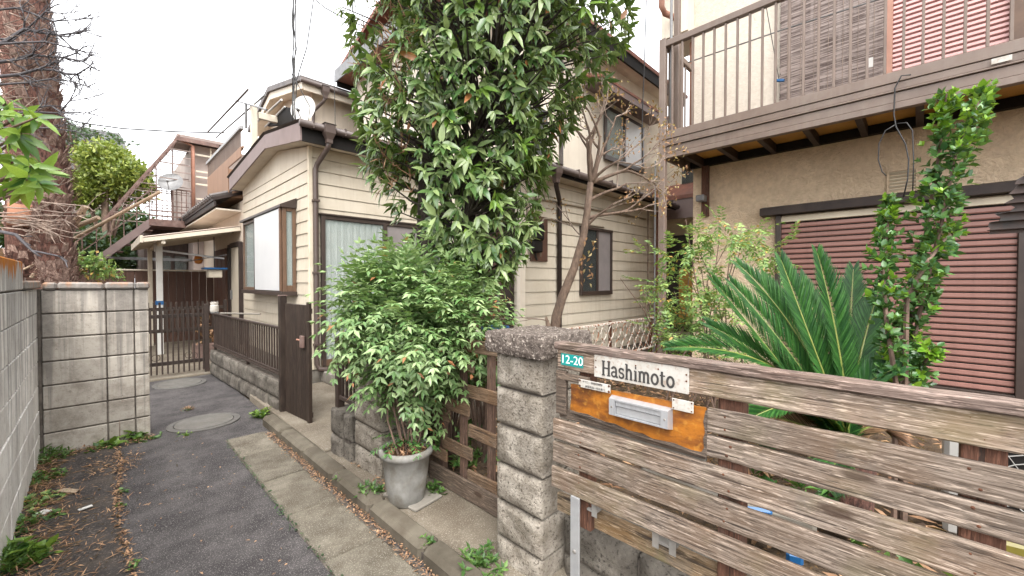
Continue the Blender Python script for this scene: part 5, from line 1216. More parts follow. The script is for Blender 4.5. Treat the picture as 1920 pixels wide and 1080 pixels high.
jar = thing('glass_jar', 'small pale jar standing on the corner post of the brown fence', 'jar', tuple(along(3.05) + Vector((.06, 0, 1.0))))
MB().lathe([(.001, 1.0), (.055, 1.0), (.06, 1.02), (.06, 1.10), (.05, 1.12), (.055, 1.13), (.055, 1.16), (.001, 1.165)], along(3.05) + Vector((.07, .1, 0)), 16).build('body', 'white_paint', jar)
bx('foot', along(3.05) + Vector((.02, .05, .98)), along(3.05) + Vector((.12, .15, .999)), 'steel_grey', jar)
ppb = thing('pale_pipe', 'pale plastic pipe lying level behind the brown baluster fence', 'pipe', tuple(along(2.5) + Vector((.25, 0, .98))))
MB().tube([along(3.0) + Vector((.12, 0, .985)), along(2.35) + Vector((.5, 0, .985))], .014, 8).build('pipe', 'cement_plain', ppb)

# house with the outside stair
YC = 14.0
sc = thing('stair_house', 'brown house with rusty outside stair and mesh balcony at the lane end', 'house', (1.5, 14.5, 0))
MB().box((1.86, 14.25, 0), (6, 19, 5.25)).build('wall', 'grey_pink_wall', sc)
MB().box((.9, 15.2, 0), (1.859, 19, 3.0)).build('wall', 'dark_wall', sc)
for x in np.arange(.95, 1.85, .15): bx('plank', (x, 15.17, 0.1), (x + .13, 15.198, 2.95), 'dark_wall', sc, .004)
ld = MB().box((.95, YC, 2.94), (1.86, 15.2, 3.06)).build('landing', 'rust_steel', sc)
bx('beam', (.93, YC - .05, 2.92), (1.9, YC - .005, 3.10), 'rust_steel', ld, .004)
stf = MB()
for dy in (0, .75): stf.bar((-.75, YC + dy, 1.22), (.97, YC + dy, 3.02), .05, .16)
sto_ = stf.build('stair', 'fascia_brown', sc)
for k in range(9):
    x = -.70 + k * .185; z = 1.27 + k * .19; bx('tread', (x, YC + .03, z), (x + .22, YC + .72, z + .025), 'rust_steel', sto_)
rl = MB()
for k in range(7): x = -.5 + k * .24; z = 1.22 + (x + .75) * 1.047; rl.bar((x, YC, z), (x, YC, z + .85), .02, .02)
rl.bar((-.75, YC, 2.0), (.95, YC, 3.80), .03, .03).bar((-.75, YC, 1.7), (.95, YC, 3.45), .02, .02)
rl.build('stair_rail', 'rust_steel', sc)
for x in np.arange(.98, 1.85, .10): bx('baluster', (x, YC - .02, 3.10), (x + .018, YC, 3.92), 'rust_steel', ld)
for z in (3.90, 3.30, 3.17): bx('rail', (.95, YC - .03, z), (1.86, YC - .001 if z > 3.5 else YC + .02, z + .035), 'rust_steel', ld)
# sloping skeletal roof over the landing
pr0, pr1 = Vector((.10, YC - .1, 2.95)), Vector((1.55, YC - .1, 5.33))
sk_ = MB()
for dy in (0, .45, .9): sk_.bar(pr0 + Vector((0, dy, 0)), pr1 + Vector((0, dy, 0)), .035, .05)
for k in range(13): p = pr0.lerp(pr1, k / 12); sk_.bar(p, p + Vector((0, 1.3, 0)), .025, .025)
sk_.build('awning_frame', 'rust_steel', sc)
for k in range(13):
    p = pr0.lerp(pr1, k / 12); MB().bar(p + Vector((0, .1, .05)), Vector((1.84, p.y + .1, p.z + .05)), .02, .022).build('purlin', 'purlin', sc)
b = MB()
for z in (3.6, 4.0, 4.4, 4.8, 5.15):
    b.bar((max(.5, (z - 2.9) / 1.64 + .1), YC + .9, z), (1.86, YC + .9, z), .02, .02)
for x in (1.15, 1.5): b.bar((x, YC + .9, 3.1), (x, YC + .9, 2.95 + (x - .1) * 1.64), .03, .03)
b.build('mesh_frame', 'rust_steel', sc)
bx('roof_edge', (1.5, YC - .1, 5.30), (3.0, YC + 1.4, 5.38), 'purlin', sc); bx('roof_edge', (1.5, YC - .14, 5.20), (2.4, YC - .101, 5.30), 'rust_steel', sc)
MB().tube([(1.84, YC, 3.1), (1.84, YC, 5.15), (1.60, YC, 5.25)], .045, 8).build('drainpipe', 'copper_pipe', sc, smooth=True)
b = MB()
for z in (3.4, 3.75, 4.15, 4.35, 4.5, 4.95): b.bar((1.9, YC + .05, z), (2.6, YC + .05, z), .03, .045)
for x in (2.25,): b.bar((x, YC + .07, 3.1), (x, YC + .07, 5.2), .03, .03)
b.build('wall_slats', 'cream_metal', sc)
dish('grey oval satellite dish on the rusty stair balcony', (1.36, YC - .05, 4.1), .27, (-.3, -.8, .5), 'steel_grey')
bx('crossbar', (.2, YC + .5, 2.05), (1.85, YC + .54, 2.12), 'steel_grey', sc)
for x in (1.2, 1.55): bx('window', (x, 15.14, 1.0), (x + .26, 15.169, 2.2), 'glass', sc)
# roof of a far grey house over the round tree
fh = thing('grey_house', 'grey roofed house far behind the round tree', 'house', tuple(dep(215, 330, 19)))
c = dep(215, 330, 19); MB().box((c.x - 3, c.y, 0), (c.x + .5, c.y + 5, c.z)).build('wall', 'grey_pink_wall', fh)
MB().prism([(c.x - 3.4, c.y - .4, c.z), (c.x + .9, c.y - .4, c.z), (c.x + .2, c.y - .4, c.z + 1.9), (c.x - 3.4, c.y - .4, c.z + 1.9)], (0, 6, 0)).build('roof', 'steel_grey', fh)
fb = thing('pale_house', 'pale house behind the left block wall, mostly hidden by the palm', 'house', (-4, 9, 0))
MB().box((-7, 8.5, 0), (-1.35, 13, 1.95)).build('wall', 'pale_wall', fb)
MB().prism([(-7.2, 8.2, 1.95), (-1.25, 8.2, 1.95), (-1.25, 8.2, 2.1), (-7.2, 8.2, 2.1)], (0, 5, 0)).build('roof', 'ochre_wall', fb)
MB().box((-7, 9.2, 2.1), (-1.5, 13, 6.2)).build('upper_wall', 'ochre_wall', fb)
bx('window', (-2.3, 8.47, .9), (-1.6, 8.499, 1.7), 'glass_dark', fb)

# ---- overhead wires
def wire(label, pts, r=.010):
    P = [Vector(p) for p in pts]; o = MB().tube(P, r, 6).build('overhead_wire', 'cable', None, tuple(P[0])); return tag(o, label, 'wire', 'wires crossing the sky')
wire('thick dark wire sagging across the sky above the round tree', [dep(60, 205, 14), dep(150, 230, 14), dep(230, 241, 14), dep(330, 247, 14), dep(420, 249, 14)], .022)
wire('faint thin wire just below the thick one over the round tree', [dep(215, 262, 16), dep(270, 268, 16), dep(340, 272, 16)], .012)
wire('faint uppermost thin wire close to the grey roof', [dep(225, 268, 16.5), dep(300, 273, 16.5), dep(340, 275, 16.5)], .008)
wire('thin wire running down into the big evergreen crown from above', [dep(555, -30, 9), dep(610, 15, 9), dep(660, 42, 9), dep(720, 60, 9)], .012)
wire('leftmost of the thin wires dropping from above to the cream roof aerial', [dep(556, -30, 7.6), dep(553, 100, 7.4), dep(550, 235, 7.2)], .010)
wire('slanting thin wire dropping from above to the cream roof aerial', [dep(592, -30, 7.6), dep(575, 90, 7.4), dep(556, 150, 7.3), dep(553, 235, 7.2)], .010)
wire('thin wire hanging straight down in front of the upper storey window', [dep(1213, -30, 8), dep(1208, 120, 8), dep(1203, 260, 8)], .010)

# ================================================================== PLANTS
def W3(v): return np.array((v[0], v[1], v[2]), float)
F3, R3, U3 = W3(FW), W3(RT), np.array((0, 0, 1.0))
def frame(d, lat, z): return F3 * d + R3 * lat + U3 * z
def wander(a, b, n=6, amp=.05):
    a, b = W3(a), W3(b); L = np.linalg.norm(b - a); return [a + (b - a) * i / n + (rv() * amp * L if 0 < i < n else 0) for i in range(n + 1)]

# ---- big evergreen tree
bt = frame(3.55, -.70, .12)
ev = thing('evergreen_tree', 'tall broadleaf evergreen tree with glossy leaves in the middle of the garden', 'tree', tuple(bt))
PROF = [(1.45, 3.3, -.24, .22), (1.7, 3.3, -.30, .40), (1.95, 3.35, -.38, .58), (2.4, 3.4, -.46, .74), (2.85, 3.45, -.38, .88), (3.3, 3.5, -.22, 1.10), (3.75, 3.5, -.16, 1.22), (4.3, 3.5, -.1, 1.25), (4.8, 3.5, -.1, 1.05), (5.3, 3.5, -.1, .6)]
def prof(z):
    for a, b in zip(PROF[:-1], PROF[1:]):
        if a[0] <= z <= b[0]:
            t = (z - a[0]) / (b[0] - a[0]); return [a[k] + (b[k] - a[k]) * t for k in (1, 2, 3)]
trunk = MB()
tr1 = [frame(3.55, -.70, .1), frame(3.55, -.71, .8), frame(3.52, -.735, 1.5), frame(3.5, -.73, 2.0), frame(3.5, -.72, 2.35), frame(3.5, -.66, 2.9), frame(3.5, -.55, 3.6), frame(3.5, -.4, 4.5)]
tr2 = [frame(3.55, -.70, .5), frame(3.6, -.56, 1.2), frame(3.6, -.42, 1.8), frame(3.55, -.34, 2.3), frame(3.5, -.26, 2.9), frame(3.5, -.1, 3.6), frame(3.5, .1, 4.6)]
trunk.tube(tr1, [.095, .085, .08, .075, .072, .065, .05, .025], 12); trunk.tube(tr2, [.07, .065, .062, .06, .055, .045, .02], 10)
LV = Leaves(); LVy = Leaves(); twigs = MB(); cnt = 0
zlev = rng.random(1400)
for i in range(3000):
    z = 1.45 + 3.7 * (rng.random() ** 0.85); d, lat, r = prof(z)
    a = rng.random() * 6.283; q = r * (1 - .62 * rng.random() ** 1.5)
    p = frame(d + q * math.sin(a) * .92, lat + q * math.cos(a), z)
    ax = frame(d, lat, z + .0); out = p - ax; out = out / max(np.linalg.norm(out), .05)
    dirn = out * .8 + U3 * (.35 - .5 * rng.random()) + rv() * .35
    if abs(lat + q * math.cos(a) + .735) < .11 and 1.5 < z < 2.7 and math.sin(a) < .2 and rng.random() < .85: continue
    if z < 2.35 and lat + q * math.cos(a) < -.62 and rng.random() < .62: continue
    if z < 2.2 and rng.random() < .2: continue
    # gaps: skip some clusters low on the left where the trunk shows
    L = .112
    yg = rng.random() < .07
    whorl(LVy if yg else LV, p, dirn, 6, L * (.75 + .5 * rng.random()), L * .165, spread=.8, droop=1.4)
    if rng.random() < .22:
        st = frame(d, lat, z - .25) + out * r * .15
        twigs.tube([st, (st + p) / 2 + rv() * .05, p], [.012, .008, .004], 5, False)
trunk.build('trunk', 'bark_dark', ev, smooth=True); twigs.build('branches', 'bark_dark', ev, smooth=True)
foliage(ev, LV, 'leaf_ever', LEAF8, .25, parts=300); foliage(ev, LVy, 'leaf_ever_young', LEAF8, .2, name='young_foliage')
# brown flower stalks on the left flank
b = MB()
for i in range(130):
    z = 2.2 + 2.0 * rng.random(); d, lat, r = prof(z); p = frame(d - r * .55 * rng.random(), lat - r * (.45 + .35 * rng.random()), z)
    for k in range(3): b.tube([p, p + (rv() * .9 - R3 * .3 + U3 * .5) * .09], [.005, .002], 4, False)
b.build('flower_stalks', 'leaf_dry', ev)['kind'] = 'stuff'

# ---- heavenly bamboo bush in and behind the grey pot
pot_c = Vector((1.40, 2.36, 0.072))
nb = thing('nandina_bush', 'dense feathery green bush rising above the grey pot', 'bush', (1.55, 2.62, .1))
LV = Leaves(); stems = MB(); cc = frame(2.83, -.72, 1.05)
lobes = [(-.33, .14, .05, .12), (-.24, .22, .0, .16), (-.10, .32, .0, .21), (.10, .38, .05, .2), (.27, .28, .0, .18), (.42, .16, .05, .15), (.02, .14, -.10, .24), (-.10, .06, -.06, .15), (.18, .06, -.06, .19), (.06, -.14, -.08, .15), (.0, -.26, -.08, .10), (-.38, .02, .0, .06), (.02, .46, .05, .13), (.14, -.26, -.05, .09), (-.28, .36, .0, .09)]
for li, (la, up_, dd_, rr) in enumerate(lobes):
    for i in range(int(900 * rr * rr) + 8):
        o = rv(); p = cc + R3 * la + U3 * up_ + F3 * dd_ + o * rr * (.45 + .6 * rng.random()) * np.array((1, 1, .9))
        out = o * .8 + (p - (cc - U3 * .4)) * .8; out /= np.linalg.norm(out)
        for k in range(3): spray(LV, p, out + rv() * .55 + U3 * .12, .15 + .15 * rng.random(), 5 + int(rng.random() * 2), .046 + .028 * rng.random(), .0118, sag=.85)
for k in range(9):
    x0 = W3(pot_c) + np.array((rng.normal() * .04, rng.normal() * .04, .22)); stems.tube(wander(x0, cc + rv() * .22, 5, .03), [.008, .007, .006, .005, .004, .003], 6, False)
foliage(nb, LV, 'leaf_nandina', LEAF4, .12); stems.build('stems', 'twig', nb)
# low fronds at the pot mouth
fr = thing('potted_fern', 'small dark fern spilling over the rim of the grey pot', 'fern', (1.42, 2.38, .42)); LV = Leaves()
for k in range(9):
    a = k * .75; spray(LV, W3(pot_c) + np.array((.03, .05, .33 + .05 * rng.random())), np.array((math.cos(a), math.sin(a), .65)), .22, 9, .045, .009, sag=1.1)
foliage(fr, LV, 'leaf_gloss', LEAF4, .1)

# ---- plants low behind the trellis
for k, (u, v_, D, lab) in enumerate(((845, 700, 3.15, 'leafy green bush behind the upper boards of the trellis'), (905, 690, 3.1, 'leafy green bush behind the trellis next to the plank pillar'), (880, 850, 3.05, 'broad-leaved green plant low behind the trellis'))):
    c = W3(dep(u, v_, D)); t = thing('shrub', lab, 'shrub', (c[0], c[1], .12)); LV = Leaves(); sm = MB()
    for i in range(75 if k < 2 else 45):
        p = c + rv() * np.array((.26, .26, .24)) * rng.random() ** .4
        whorl(LV, p, rv() + U3 * .8, 5, .075, .022, .9, .4); sm.tube([np.array((c[0], c[1], .1)), p], [.004, .002], 4, False)
    foliage(t, LV, 'leaf_nandina' if k < 2 else 'leaf_weed', LEAF4, .2); sm.build('stems', 'twig', t)

# ---- bare maple
mp_b = frame(4.62, .50, .15)
ma = thing('maple_tree', 'slender almost leafless maple in front of the cream wing', 'tree', tuple(mp_b))
tk = MB(); T = [frame(4.62, .46, .1), frame(4.62, .46, .75), frame(4.62, .50, 1.1), frame(4.62, .56, 1.3), frame(4.62, .70, 1.65), frame(4.62, .80, 2.0), frame(4.62, .84, 2.25), frame(4.62, .88, 2.6)]
tk.tube(T, [.066, .058, .056, .052, .046, .042, .04, .034], 10)
tk.tube([frame(4.62, .47, .5), frame(4.60, .42, .95), frame(4.58, .38, 1.1)], [.05, .04, .012], 8)
tips = []; tw = MB()
def grow(p, d, L, r, lev):
    d = d / np.linalg.norm(d); n = 4; pts = [p]; rs = [r]
    for i in range(n):
        d = d + rv() * .22 + U3 * .03; d /= np.linalg.norm(d); p = p + d * L / n; pts.append(p); rs.append(r * (1 - .13 * (i + 1)))
    (tk if r > .012 else tw).tube(pts, rs, 6 if r > .012 else 4, False)
    if lev == 0: tips.append((p, d)); return
    for k in range(2 if lev > 1 else 3):
        q = pts[-1 - (k % 3)]; grow(q, d + rv() * .75 + U3 * .08, L * (.62 + .2 * rng.random()), r * .58, lev - 1)
top = frame(4.62, .88, 2.6)
for dv in ((-.25, .0, .95), (.1, .2, 1.0), (.35, -.3, .8), (.55, .2, .7), (.8, .1, .35), (-.15, -.4, .9)):
    grow(top, R3 * dv[0] + F3 * dv[1] + U3 * dv[2], .50, .026, 3)
grow(frame(4.62, .86, 2.4), R3 * .9 + U3 * .25 + F3 * .3, .5, .02, 3); grow(top, R3 * .7 + U3 * .5 - F3 * .4, .45, .02, 3); grow(frame(4.62, .84, 2.2), R3 * .9 + U3 * .35, .55, .022, 2); grow(frame(4.62, .82, 2.1), R3 * .8 + U3 * .6 - F3 * .2, .4, .018, 2); grow(frame(4.62, .42, 1.05), -R3 * .9 + U3 * .2, .4, .008, 1); grow(frame(4.62, .78, 2.0), -R3 * .7 + U3 * .5, .3, .01, 1)
tk.build('trunk', 'bark_maple', ma, smooth=True); tw.build('twigs', 'twig_pale', ma)['kind'] = 'stuff'
LV = Leaves()
for p, d in tips:
    for k in range(8):
        LV.add(p + rv() * .07, rv() + np.array((0, 0, -.7)), rv(), .04, .010)
for c in ((4.5, .82, 1.75), (4.5, .80, 1.55), (4.5, .86, 1.9)):
    for k in range(10): LV.add(frame(*c) + rv() * .09, rv() + np.array((0, 0, -.8)), rv(), .06, .014)
foliage(ma, LV, 'leaf_maple', LEAF4, .3)

# ---- sago palm
sg_c = W3(dep(1588, 815, 2.15)); sg_c[2] = .62
sg = thing('sago_palm', 'dark green sago palm with arching feather fronds behind the plank fence', 'palm', (sg_c[0], sg_c[1], .12))
b = MB(); rr = [(.10, -.4), (.12, -.2), (.12, -.02), (.07, .06), (.001, .08)]
b.lathe(rr, sg_c, 18).build('trunk', 'palm_fibre', sg)
def frond(tip_uvD, mid_uvD, nleaf=120, ll=.175, m='leaf_sago'):
    a = sg_c + rv() * .02; m_ = W3(dep(*mid_uvD)); t_ = W3(dep(*tip_uvD)); sq = np.linalg.norm(m_ - a); sq = sq / (sq + np.linalg.norm(t_ - m_)); ctrl = (m_ - (1 - sq) ** 2 * a - sq * sq * t_) / (2 * sq * (1 - sq))
    P = [a * (1 - s) ** 2 + ctrl * 2 * s * (1 - s) + t_ * s * s for s in np.linspace(0, 1, nleaf)]
    rb = MB().tube(P[::4] + [P[-1]], [.009 * (1 - .8 * i / (nleaf / 4 + 1)) for i in range(len(P[::4]) + 1)], 6)
    fo = rb.build('frond', 'rachis', sg, tuple(a)); LV = Leaves()
    view = nrm(np.array([-(m_ - np.array((0, 0, HC)))]))[0]
    for i in range(5, nleaf):
        d = P[min(i + 1, nleaf - 1)] - P[i - 1]; d /= np.linalg.norm(d)
        up = U3 - d * d[2]; up = up / max(np.linalg.norm(up), .05) * .5 + (view - d * view.dot(d)) * .55; up /= np.linalg.norm(up); sd = np.cross(d, up); sd /= np.linalg.norm(sd)
        s = i / nleaf; L = ll * min(1, (s + .1) * 3.2) * (1.0 if s < .72 else max(.32, 1 - (s - .72) * 2.3))
        for sg_ in (-1, 1):
            e = sd * sg_ * (.78 - .3 * s) + d * (.72 + .5 * s) + up * .34 + rv() * .035
            LV.add(P[i], e, up, L * (.92 + .16 * rng.random()), .0046)
    P_, D_, N_, L_, W_ = LV.arr()
    put('leaflets', leaves_mesh('leaflets', P_, D_, N_, L_, W_, m, LEAF8, .10, a), fo, tuple(a))
for tip, mid in (((1339, 529, 2.05), (1445, 660, 2.05)), ((1372, 532, 2.25), (1490, 675, 2.15)), ((1385, 497, 2.5), (1475, 600, 2.35)), ((1464, 487, 2.25), (1525, 650, 2.15)), ((1532, 475, 2.2), (1570, 640, 2.15)),
                 ((1258, 652, 1.95), (1400, 668, 2.0)), ((1330, 610, 2.3), (1440, 680, 2.2)), ((1645, 555, 2.35), (1615, 660, 2.25)), ((1690, 690, 2.1), (1640, 710, 2.1)), ((1600, 505, 2.5), (1592, 640, 2.35)), ((1270, 700, 2.2), (1420, 720, 2.15)),
                 ((1400, 790, 1.9), (1490, 760, 2.0)), ((1560, 910, 1.9), (1570, 850, 1.95)), ((1710, 770, 2.2), (1650, 760, 2.2)), ((1440, 840, 2.2), (1510, 800, 2.15)), ((1500, 520, 2.6), (1550, 660, 2.4)), ((1430, 520, 2.55), (1510, 650, 2.4))):
    frond(tip, mid)
for tip, mid in (((1370, 770, 2.0), (1480, 790, 2.1)), ((1690, 850, 2.1), (1640, 800, 2.1)), ((1290, 690, 2.35), (1430, 720, 2.25))): frond(tip, mid, 90, .15, 'leaf_dry')

# ---- garden nandina by the balcony post
g_c = W3(dep(1330, 560, 3.85))
gn = thing('nandina_bush', 'airy yellow-green feathery bush in front of the stucco corner', 'bush', (g_c[0], g_c[1], .15)); LV = Leaves(); sm = MB()
for (u, v_, n, ru, rvv) in ((1270, 480, 12, 55, 35), (1250, 540, 14, 45, 50), (1300, 590, 22, 60, 45), (1345, 560, 16, 40, 60), (1400, 455, 16, 50, 28), (1330, 440, 8, 40, 20), (1345, 640, 20, 70, 30), (1260, 620, 14, 40, 35), (1440, 470, 5, 20, 40)):
    for k in range(int(n * 1.25)):
        p = W3(dep(u + rng.normal() * ru * .55, v_ + rng.normal() * rvv * .55, 3.85 + rng.normal() * .18))
        for q in range(3): spray(LV, p, rv() * .9 + U3 * .15, .17, 5, .052, .011, sag=.4)
for k in range(16):
    bx_ = g_c + R3 * rng.normal() * .22 + F3 * rng.normal() * .15; bx_[2] = .12
    sm.tube(wander(bx_, W3(dep(1320 + rng.normal() * 60, 500 + rng.normal() * 40, 3.85)), 5, .03), [.009, .008, .007, .006, .005, .003], 5, False)
foliage(gn, LV, 'leaf_garden', LEAF4, .12); sm.build('stems', 'twig', gn)

# ---- glossy upright shrub in front of the shutter
gs_b = W3(dep(1690, 760, 2.2))
gs = thing('holly_shrub', 'tall narrow shrub with small glossy leaves in front of the brown shutter', 'shrub', (gs_b[0], gs_b[1], .12)); LV = Leaves(); LN = Leaves(); sm = MB()
cols = [[(1700, 740), (1705, 620), (1725, 500), (1745, 380), (1765, 260), (1775, 175)], [(1700, 700), (1730, 560), (1765, 420), (1790, 300), (1825, 215), (1850, 165)], [(1680, 720), (1662, 600), (1655, 500), (1665, 420), (1670, 370)], [(1690, 730), (1680, 660), (1700, 590), (1740, 540)], [(1690, 740), (1720, 700), (1740, 670), (1752, 655)], [(1700, 560), (1740, 490), (1770, 450), (1790, 435)]]
for ci, cpts in enumerate(cols):
    P = [W3(dep(u, v_, 2.15 + .12 * math.sin(ci * 2 + i))) for i, (u, v_) in enumerate(cpts)]
    sm.tube([(P[0][0], P[0][1], .12)] + P, [.014] + list(np.linspace(.012, .004, len(P))), 6, False)
    n = len(P) - 1
    for k in range(60 * n if ci < 3 else 26 * n):
        s = rng.random() * n; i = min(int(s), n - 1); t = s - i; p = P[i] * (1 - t) + P[i + 1] * t
        d = P[i + 1] - P[i]; d /= np.linalg.norm(d); o = rv(); o -= d * o.dot(d); rad = (.085 if ci < 2 else .07) * (1.0 if s / n < .8 else .7)
        q = p + o * rad * rng.random() ** .6; new = rng.random() < (.14 + .50 * (s / n > .82))
        whorl(LN if new else LV, q, o + d * (1.3 if new else .7), 4, .042, .0115, .8, .05)
foliage(gs, LV, 'leaf_gloss', LEAF8, .1, parts=300); foliage(gs, LN, 'leaf_gloss_new', LEAF8, .05, name='young_foliage'); sm.build('stems', 'twig', gs)

# ---- leaves through the gaps of the plank fence
for k, (u, v_, D, n, lab, m) in enumerate(((1480, 905, 2.0, 30, 'glossy green plant low behind the plank fence gaps', 'leaf_gloss'), (1700, 1040, 1.75, 14, 'small bright green weed seen through the lowest fence gaps', 'leaf_weed'), (1380, 860, 2.2, 24, 'brown withered fronds low behind the letter board', 'leaf_dry'), (1540, 800, 2.3, 30, 'brown withered leaves lying under the sago palm', 'leaf_dry'))):
    c = W3(dep(u, v_, D)); t = thing('ground_plant', lab, 'plant', (c[0], c[1], .12)); LV = Leaves()
    for i in range(n): whorl(LV, c + rv() * np.array((.18, .18, .07)), rv() + U3, 5, .07, .016, .9, .4)
    foliage(t, LV, m, LEAF4, .2)

# ---- left side: windmill palm trunks
def palm(label, path, r0, r1, scales, bare=False):
    t = thing('palm_tree', label, 'palm', tuple(path[0])); k = MB(); n = len(path)
    P = [W3(p) for p in path]; rs = [r0 + (r1 - r0) * i / (n - 1) for i in range(n)]; k.tube(P, rs, 14); k.build('trunk', 'palm_fibre', t, smooth=True)
    sc_ = MB(); hair = MB()
    for i in range(scales):
        s = rng.random() * (n - 1); j = min(int(s), n - 2); q = P[j] * (1 - s + j) + P[j + 1] * (s - j); r = rs[j] * (1 - s + j) + rs[j + 1] * (s - j)
        a = rng.random() * 6.283; o = np.array((math.cos(a), math.sin(a), 0)); tg = np.array((-o[1], o[0], 0)); c = q + o * r * .93; w = .025 + .03 * rng.random(); h = .06 + .07 * rng.random()
        l_ = [c - tg * w, c + tg * w, c + tg * w * .6 + o * .035 + U3 * h, c - tg * w * .6 + o * .035 + U3 * h]
        sc_.add(l_ + [x - o * .012 for x in l_], [(0, 1, 2, 3), (7, 6, 5, 4), (0, 4, 5, 1), (1, 5, 6, 2), (2, 6, 7, 3), (3, 7, 4, 0)])
        for z in range(4):
            c2 = q + o * r + rv() * .03; hair.tube([c2, c2 + (o * .6 + tg * rng.normal() * .5 + U3 * rng.normal() * .5) * .10], [.0035, .001], 3, False)
    so_ = sc_.build('bark_scales', 'palm_scale', t); so_['kind'] = 'stuff'; ho = hair.build('fibres', 'palm_fibre', t); ho['kind'] = 'stuff'
    return t
palm('thick hairy palm trunk rising behind the cross wall', [dep(112, 545, 4.4), dep(106, 500, 4.4), dep(100, 400, 4.4), dep(88, 300, 4.4), dep(76, 200, 4.4), dep(62, 100, 4.4), dep(45, 0, 4.4), dep(40, -120, 4.4)], .125, .175, 620)
p2t = palm('slimmer hairy palm trunk further left behind the tall wall', [dep(40, 520, 5.6), dep(38, 430, 5.6), dep(42, 380, 5.6), dep(46, 300, 5.6), dep(44, 180, 5.6), dep(30, 60, 5.6), dep(20, -80, 5.6)], .13, .2, 220)
k = MB(); k.tube([dep(44, 425, 5.55), dep(46, 385, 5.55)], [.15, .15], 14).build('bare_band', 'palm_bare', p2t, smooth=True)

# bare pollarded shrub whose twigs cross the palm
tg_ = thing('bare_shrub', 'leafless twiggy shrub whose grey branches cross the palm trunk', 'shrub', tuple(dep(-60, 480, 4.0))); k = MB(); pale = MB()
def branch(pts, r, lev=2, D=4.0, mb=None):
    P = [W3(dep(u, v_, D + rng.normal() * .03)) for u, v_ in pts]; n = len(P); mb = mb or k
    mb.tube(P, [r * (1 - .6 * i / (n - 1)) for i in range(n)], 6, False)
    if lev:
        for i in range(1, n):
            for q in range(2):
                u, v_ = pts[i]; du = pts[i][0] - pts[i - 1][0]; dv = pts[i][1] - pts[i - 1][1]; L = 14 + 30 * rng.random(); an = math.atan2(dv, du) + rng.normal() * .5
                branch([(u, v_), (u + L * .5 * math.cos(an) + rng.normal() * 2, v_ + L * .5 * math.sin(an) + rng.normal() * 3), (u + L * math.cos(an + .15 * rng.normal()), v_ + L * math.sin(an + .15 * rng.normal()))], r * .5, lev - 1, D, mb)
for pts, r in ((([-30, 70], [20, 75], [50, 55], [85, 22], [115, 25]), .012), (([-20, 90], [10, 78], [45, 55], [70, 60], [110, 66], [138, 62]), .02), (([-20, 84], [40, 80], [85, 78], [125, 88], [155, 96]), .012),
               (([-20, 118], [20, 114], [60, 103], [90, 106], [120, 108], [155, 115]), .018), (([-20, 145], [35, 140], [70, 130], [100, 131], [125, 138], [145, 139]), .017), (([-20, 160], [50, 155], [95, 148], [130, 152], [165, 162]), .011),
               (([-20, 190], [40, 205], [95, 198], [115, 210], [165, 212]), .012), (([-10, 215], [60, 210], [110, 212], [130, 190], [158, 185]), .011), (([-20, 20], [30, 15], [60, 25], [100, 40], [150, 36]), .012), (([-20, 240], [40, 240], [90, 240], [140, 246], [150, 250]), .010)):
    branch(pts, r, 2)
for i in range(30):
    u, v_ = rng.random() * 60 - 20, rng.random() * 200; branch([(u, v_), (u + 20 + 20 * rng.random(), v_ + rng.normal() * 12), (u + 50 + 25 * rng.random(), v_ + rng.normal() * 22)], .006, 0, 4.05, pale)
for i in range(20):
    u, v_ = -20 + rng.random() * 60, 350 + rng.random() * 90; L = 60 + 90 * rng.random(); branch([(u, v_), (u + L * .5, v_ + rng.normal() * 6 + 5), (u + L, v_ + rng.normal() * 12 + 6)], .008, 1, 4.1, pale)
branch([(-20, 430), (30, 440), (60, 470), (110, 480)], .02, 1, 4.1)
for (u, v_) in ((-60, 480),): k.tube([dep(-60, 560, 4.0), dep(-50, 380, 4.0), dep(-40, 200, 4.0), dep(-45, 20, 4.0)], [.06, .05, .045, .03], 8)
k.build('branches', 'twig_grey', tg_, smooth=True); pale.build('twigs', 'twig_pale', tg_)['kind'] = 'stuff'

# leafy branch leaning over the tall wall, every leaf its own piece
lb = thing('leafy_branch', 'bright green leafy branch leaning over the tall left wall', 'branch', tuple(dep(-60, 420, 2.4))); LV = Leaves(); k = MB()
for (u, v_, n, L, dx, dy) in ((15, 215, 8, .16, .6, .3), (45, 215, 8, .15, .9, -.1), (40, 250, 9, .16, .9, -.2), (62, 310, 9, .17, 1.0, -.1), (30, 300, 9, .17, .4, -.5), (55, 335, 8, .17, .8, -.5), (12, 330, 8, .15, .1, -.8), (25, 265, 6, .14, .2, .2), (5, 240, 7, .15, .1, .5), (40, 350, 6, .15, .3, -.9), (0, 285, 7, .15, -.2, .1), (85, 320, 7, .16, 1.0, .0), (70, 220, 5, .14, 1.0, .2), (20, 350, 8, .16, .2, -.7), (75, 345, 6, .15, .9, -.4), (10, 195, 6, .14, .3, .6)):
    p = W3(dep(u, v_, 2.45 + rng.normal() * .06)); whorl(LV, p, R3 * dx + U3 * dy - F3 * .35, n, L * .9, L * .13, .95, .5)
    k.tube([W3(dep(-70, 420, 2.5)), W3(dep(u * .3 - 25, v_ + 30, 2.5)), p], [.014, .009, .005], 6, False)
k.build('stems', 'twig', lb); foliage(lb, LV, 'leaf_bright', LEAF8, .25, parts=300)

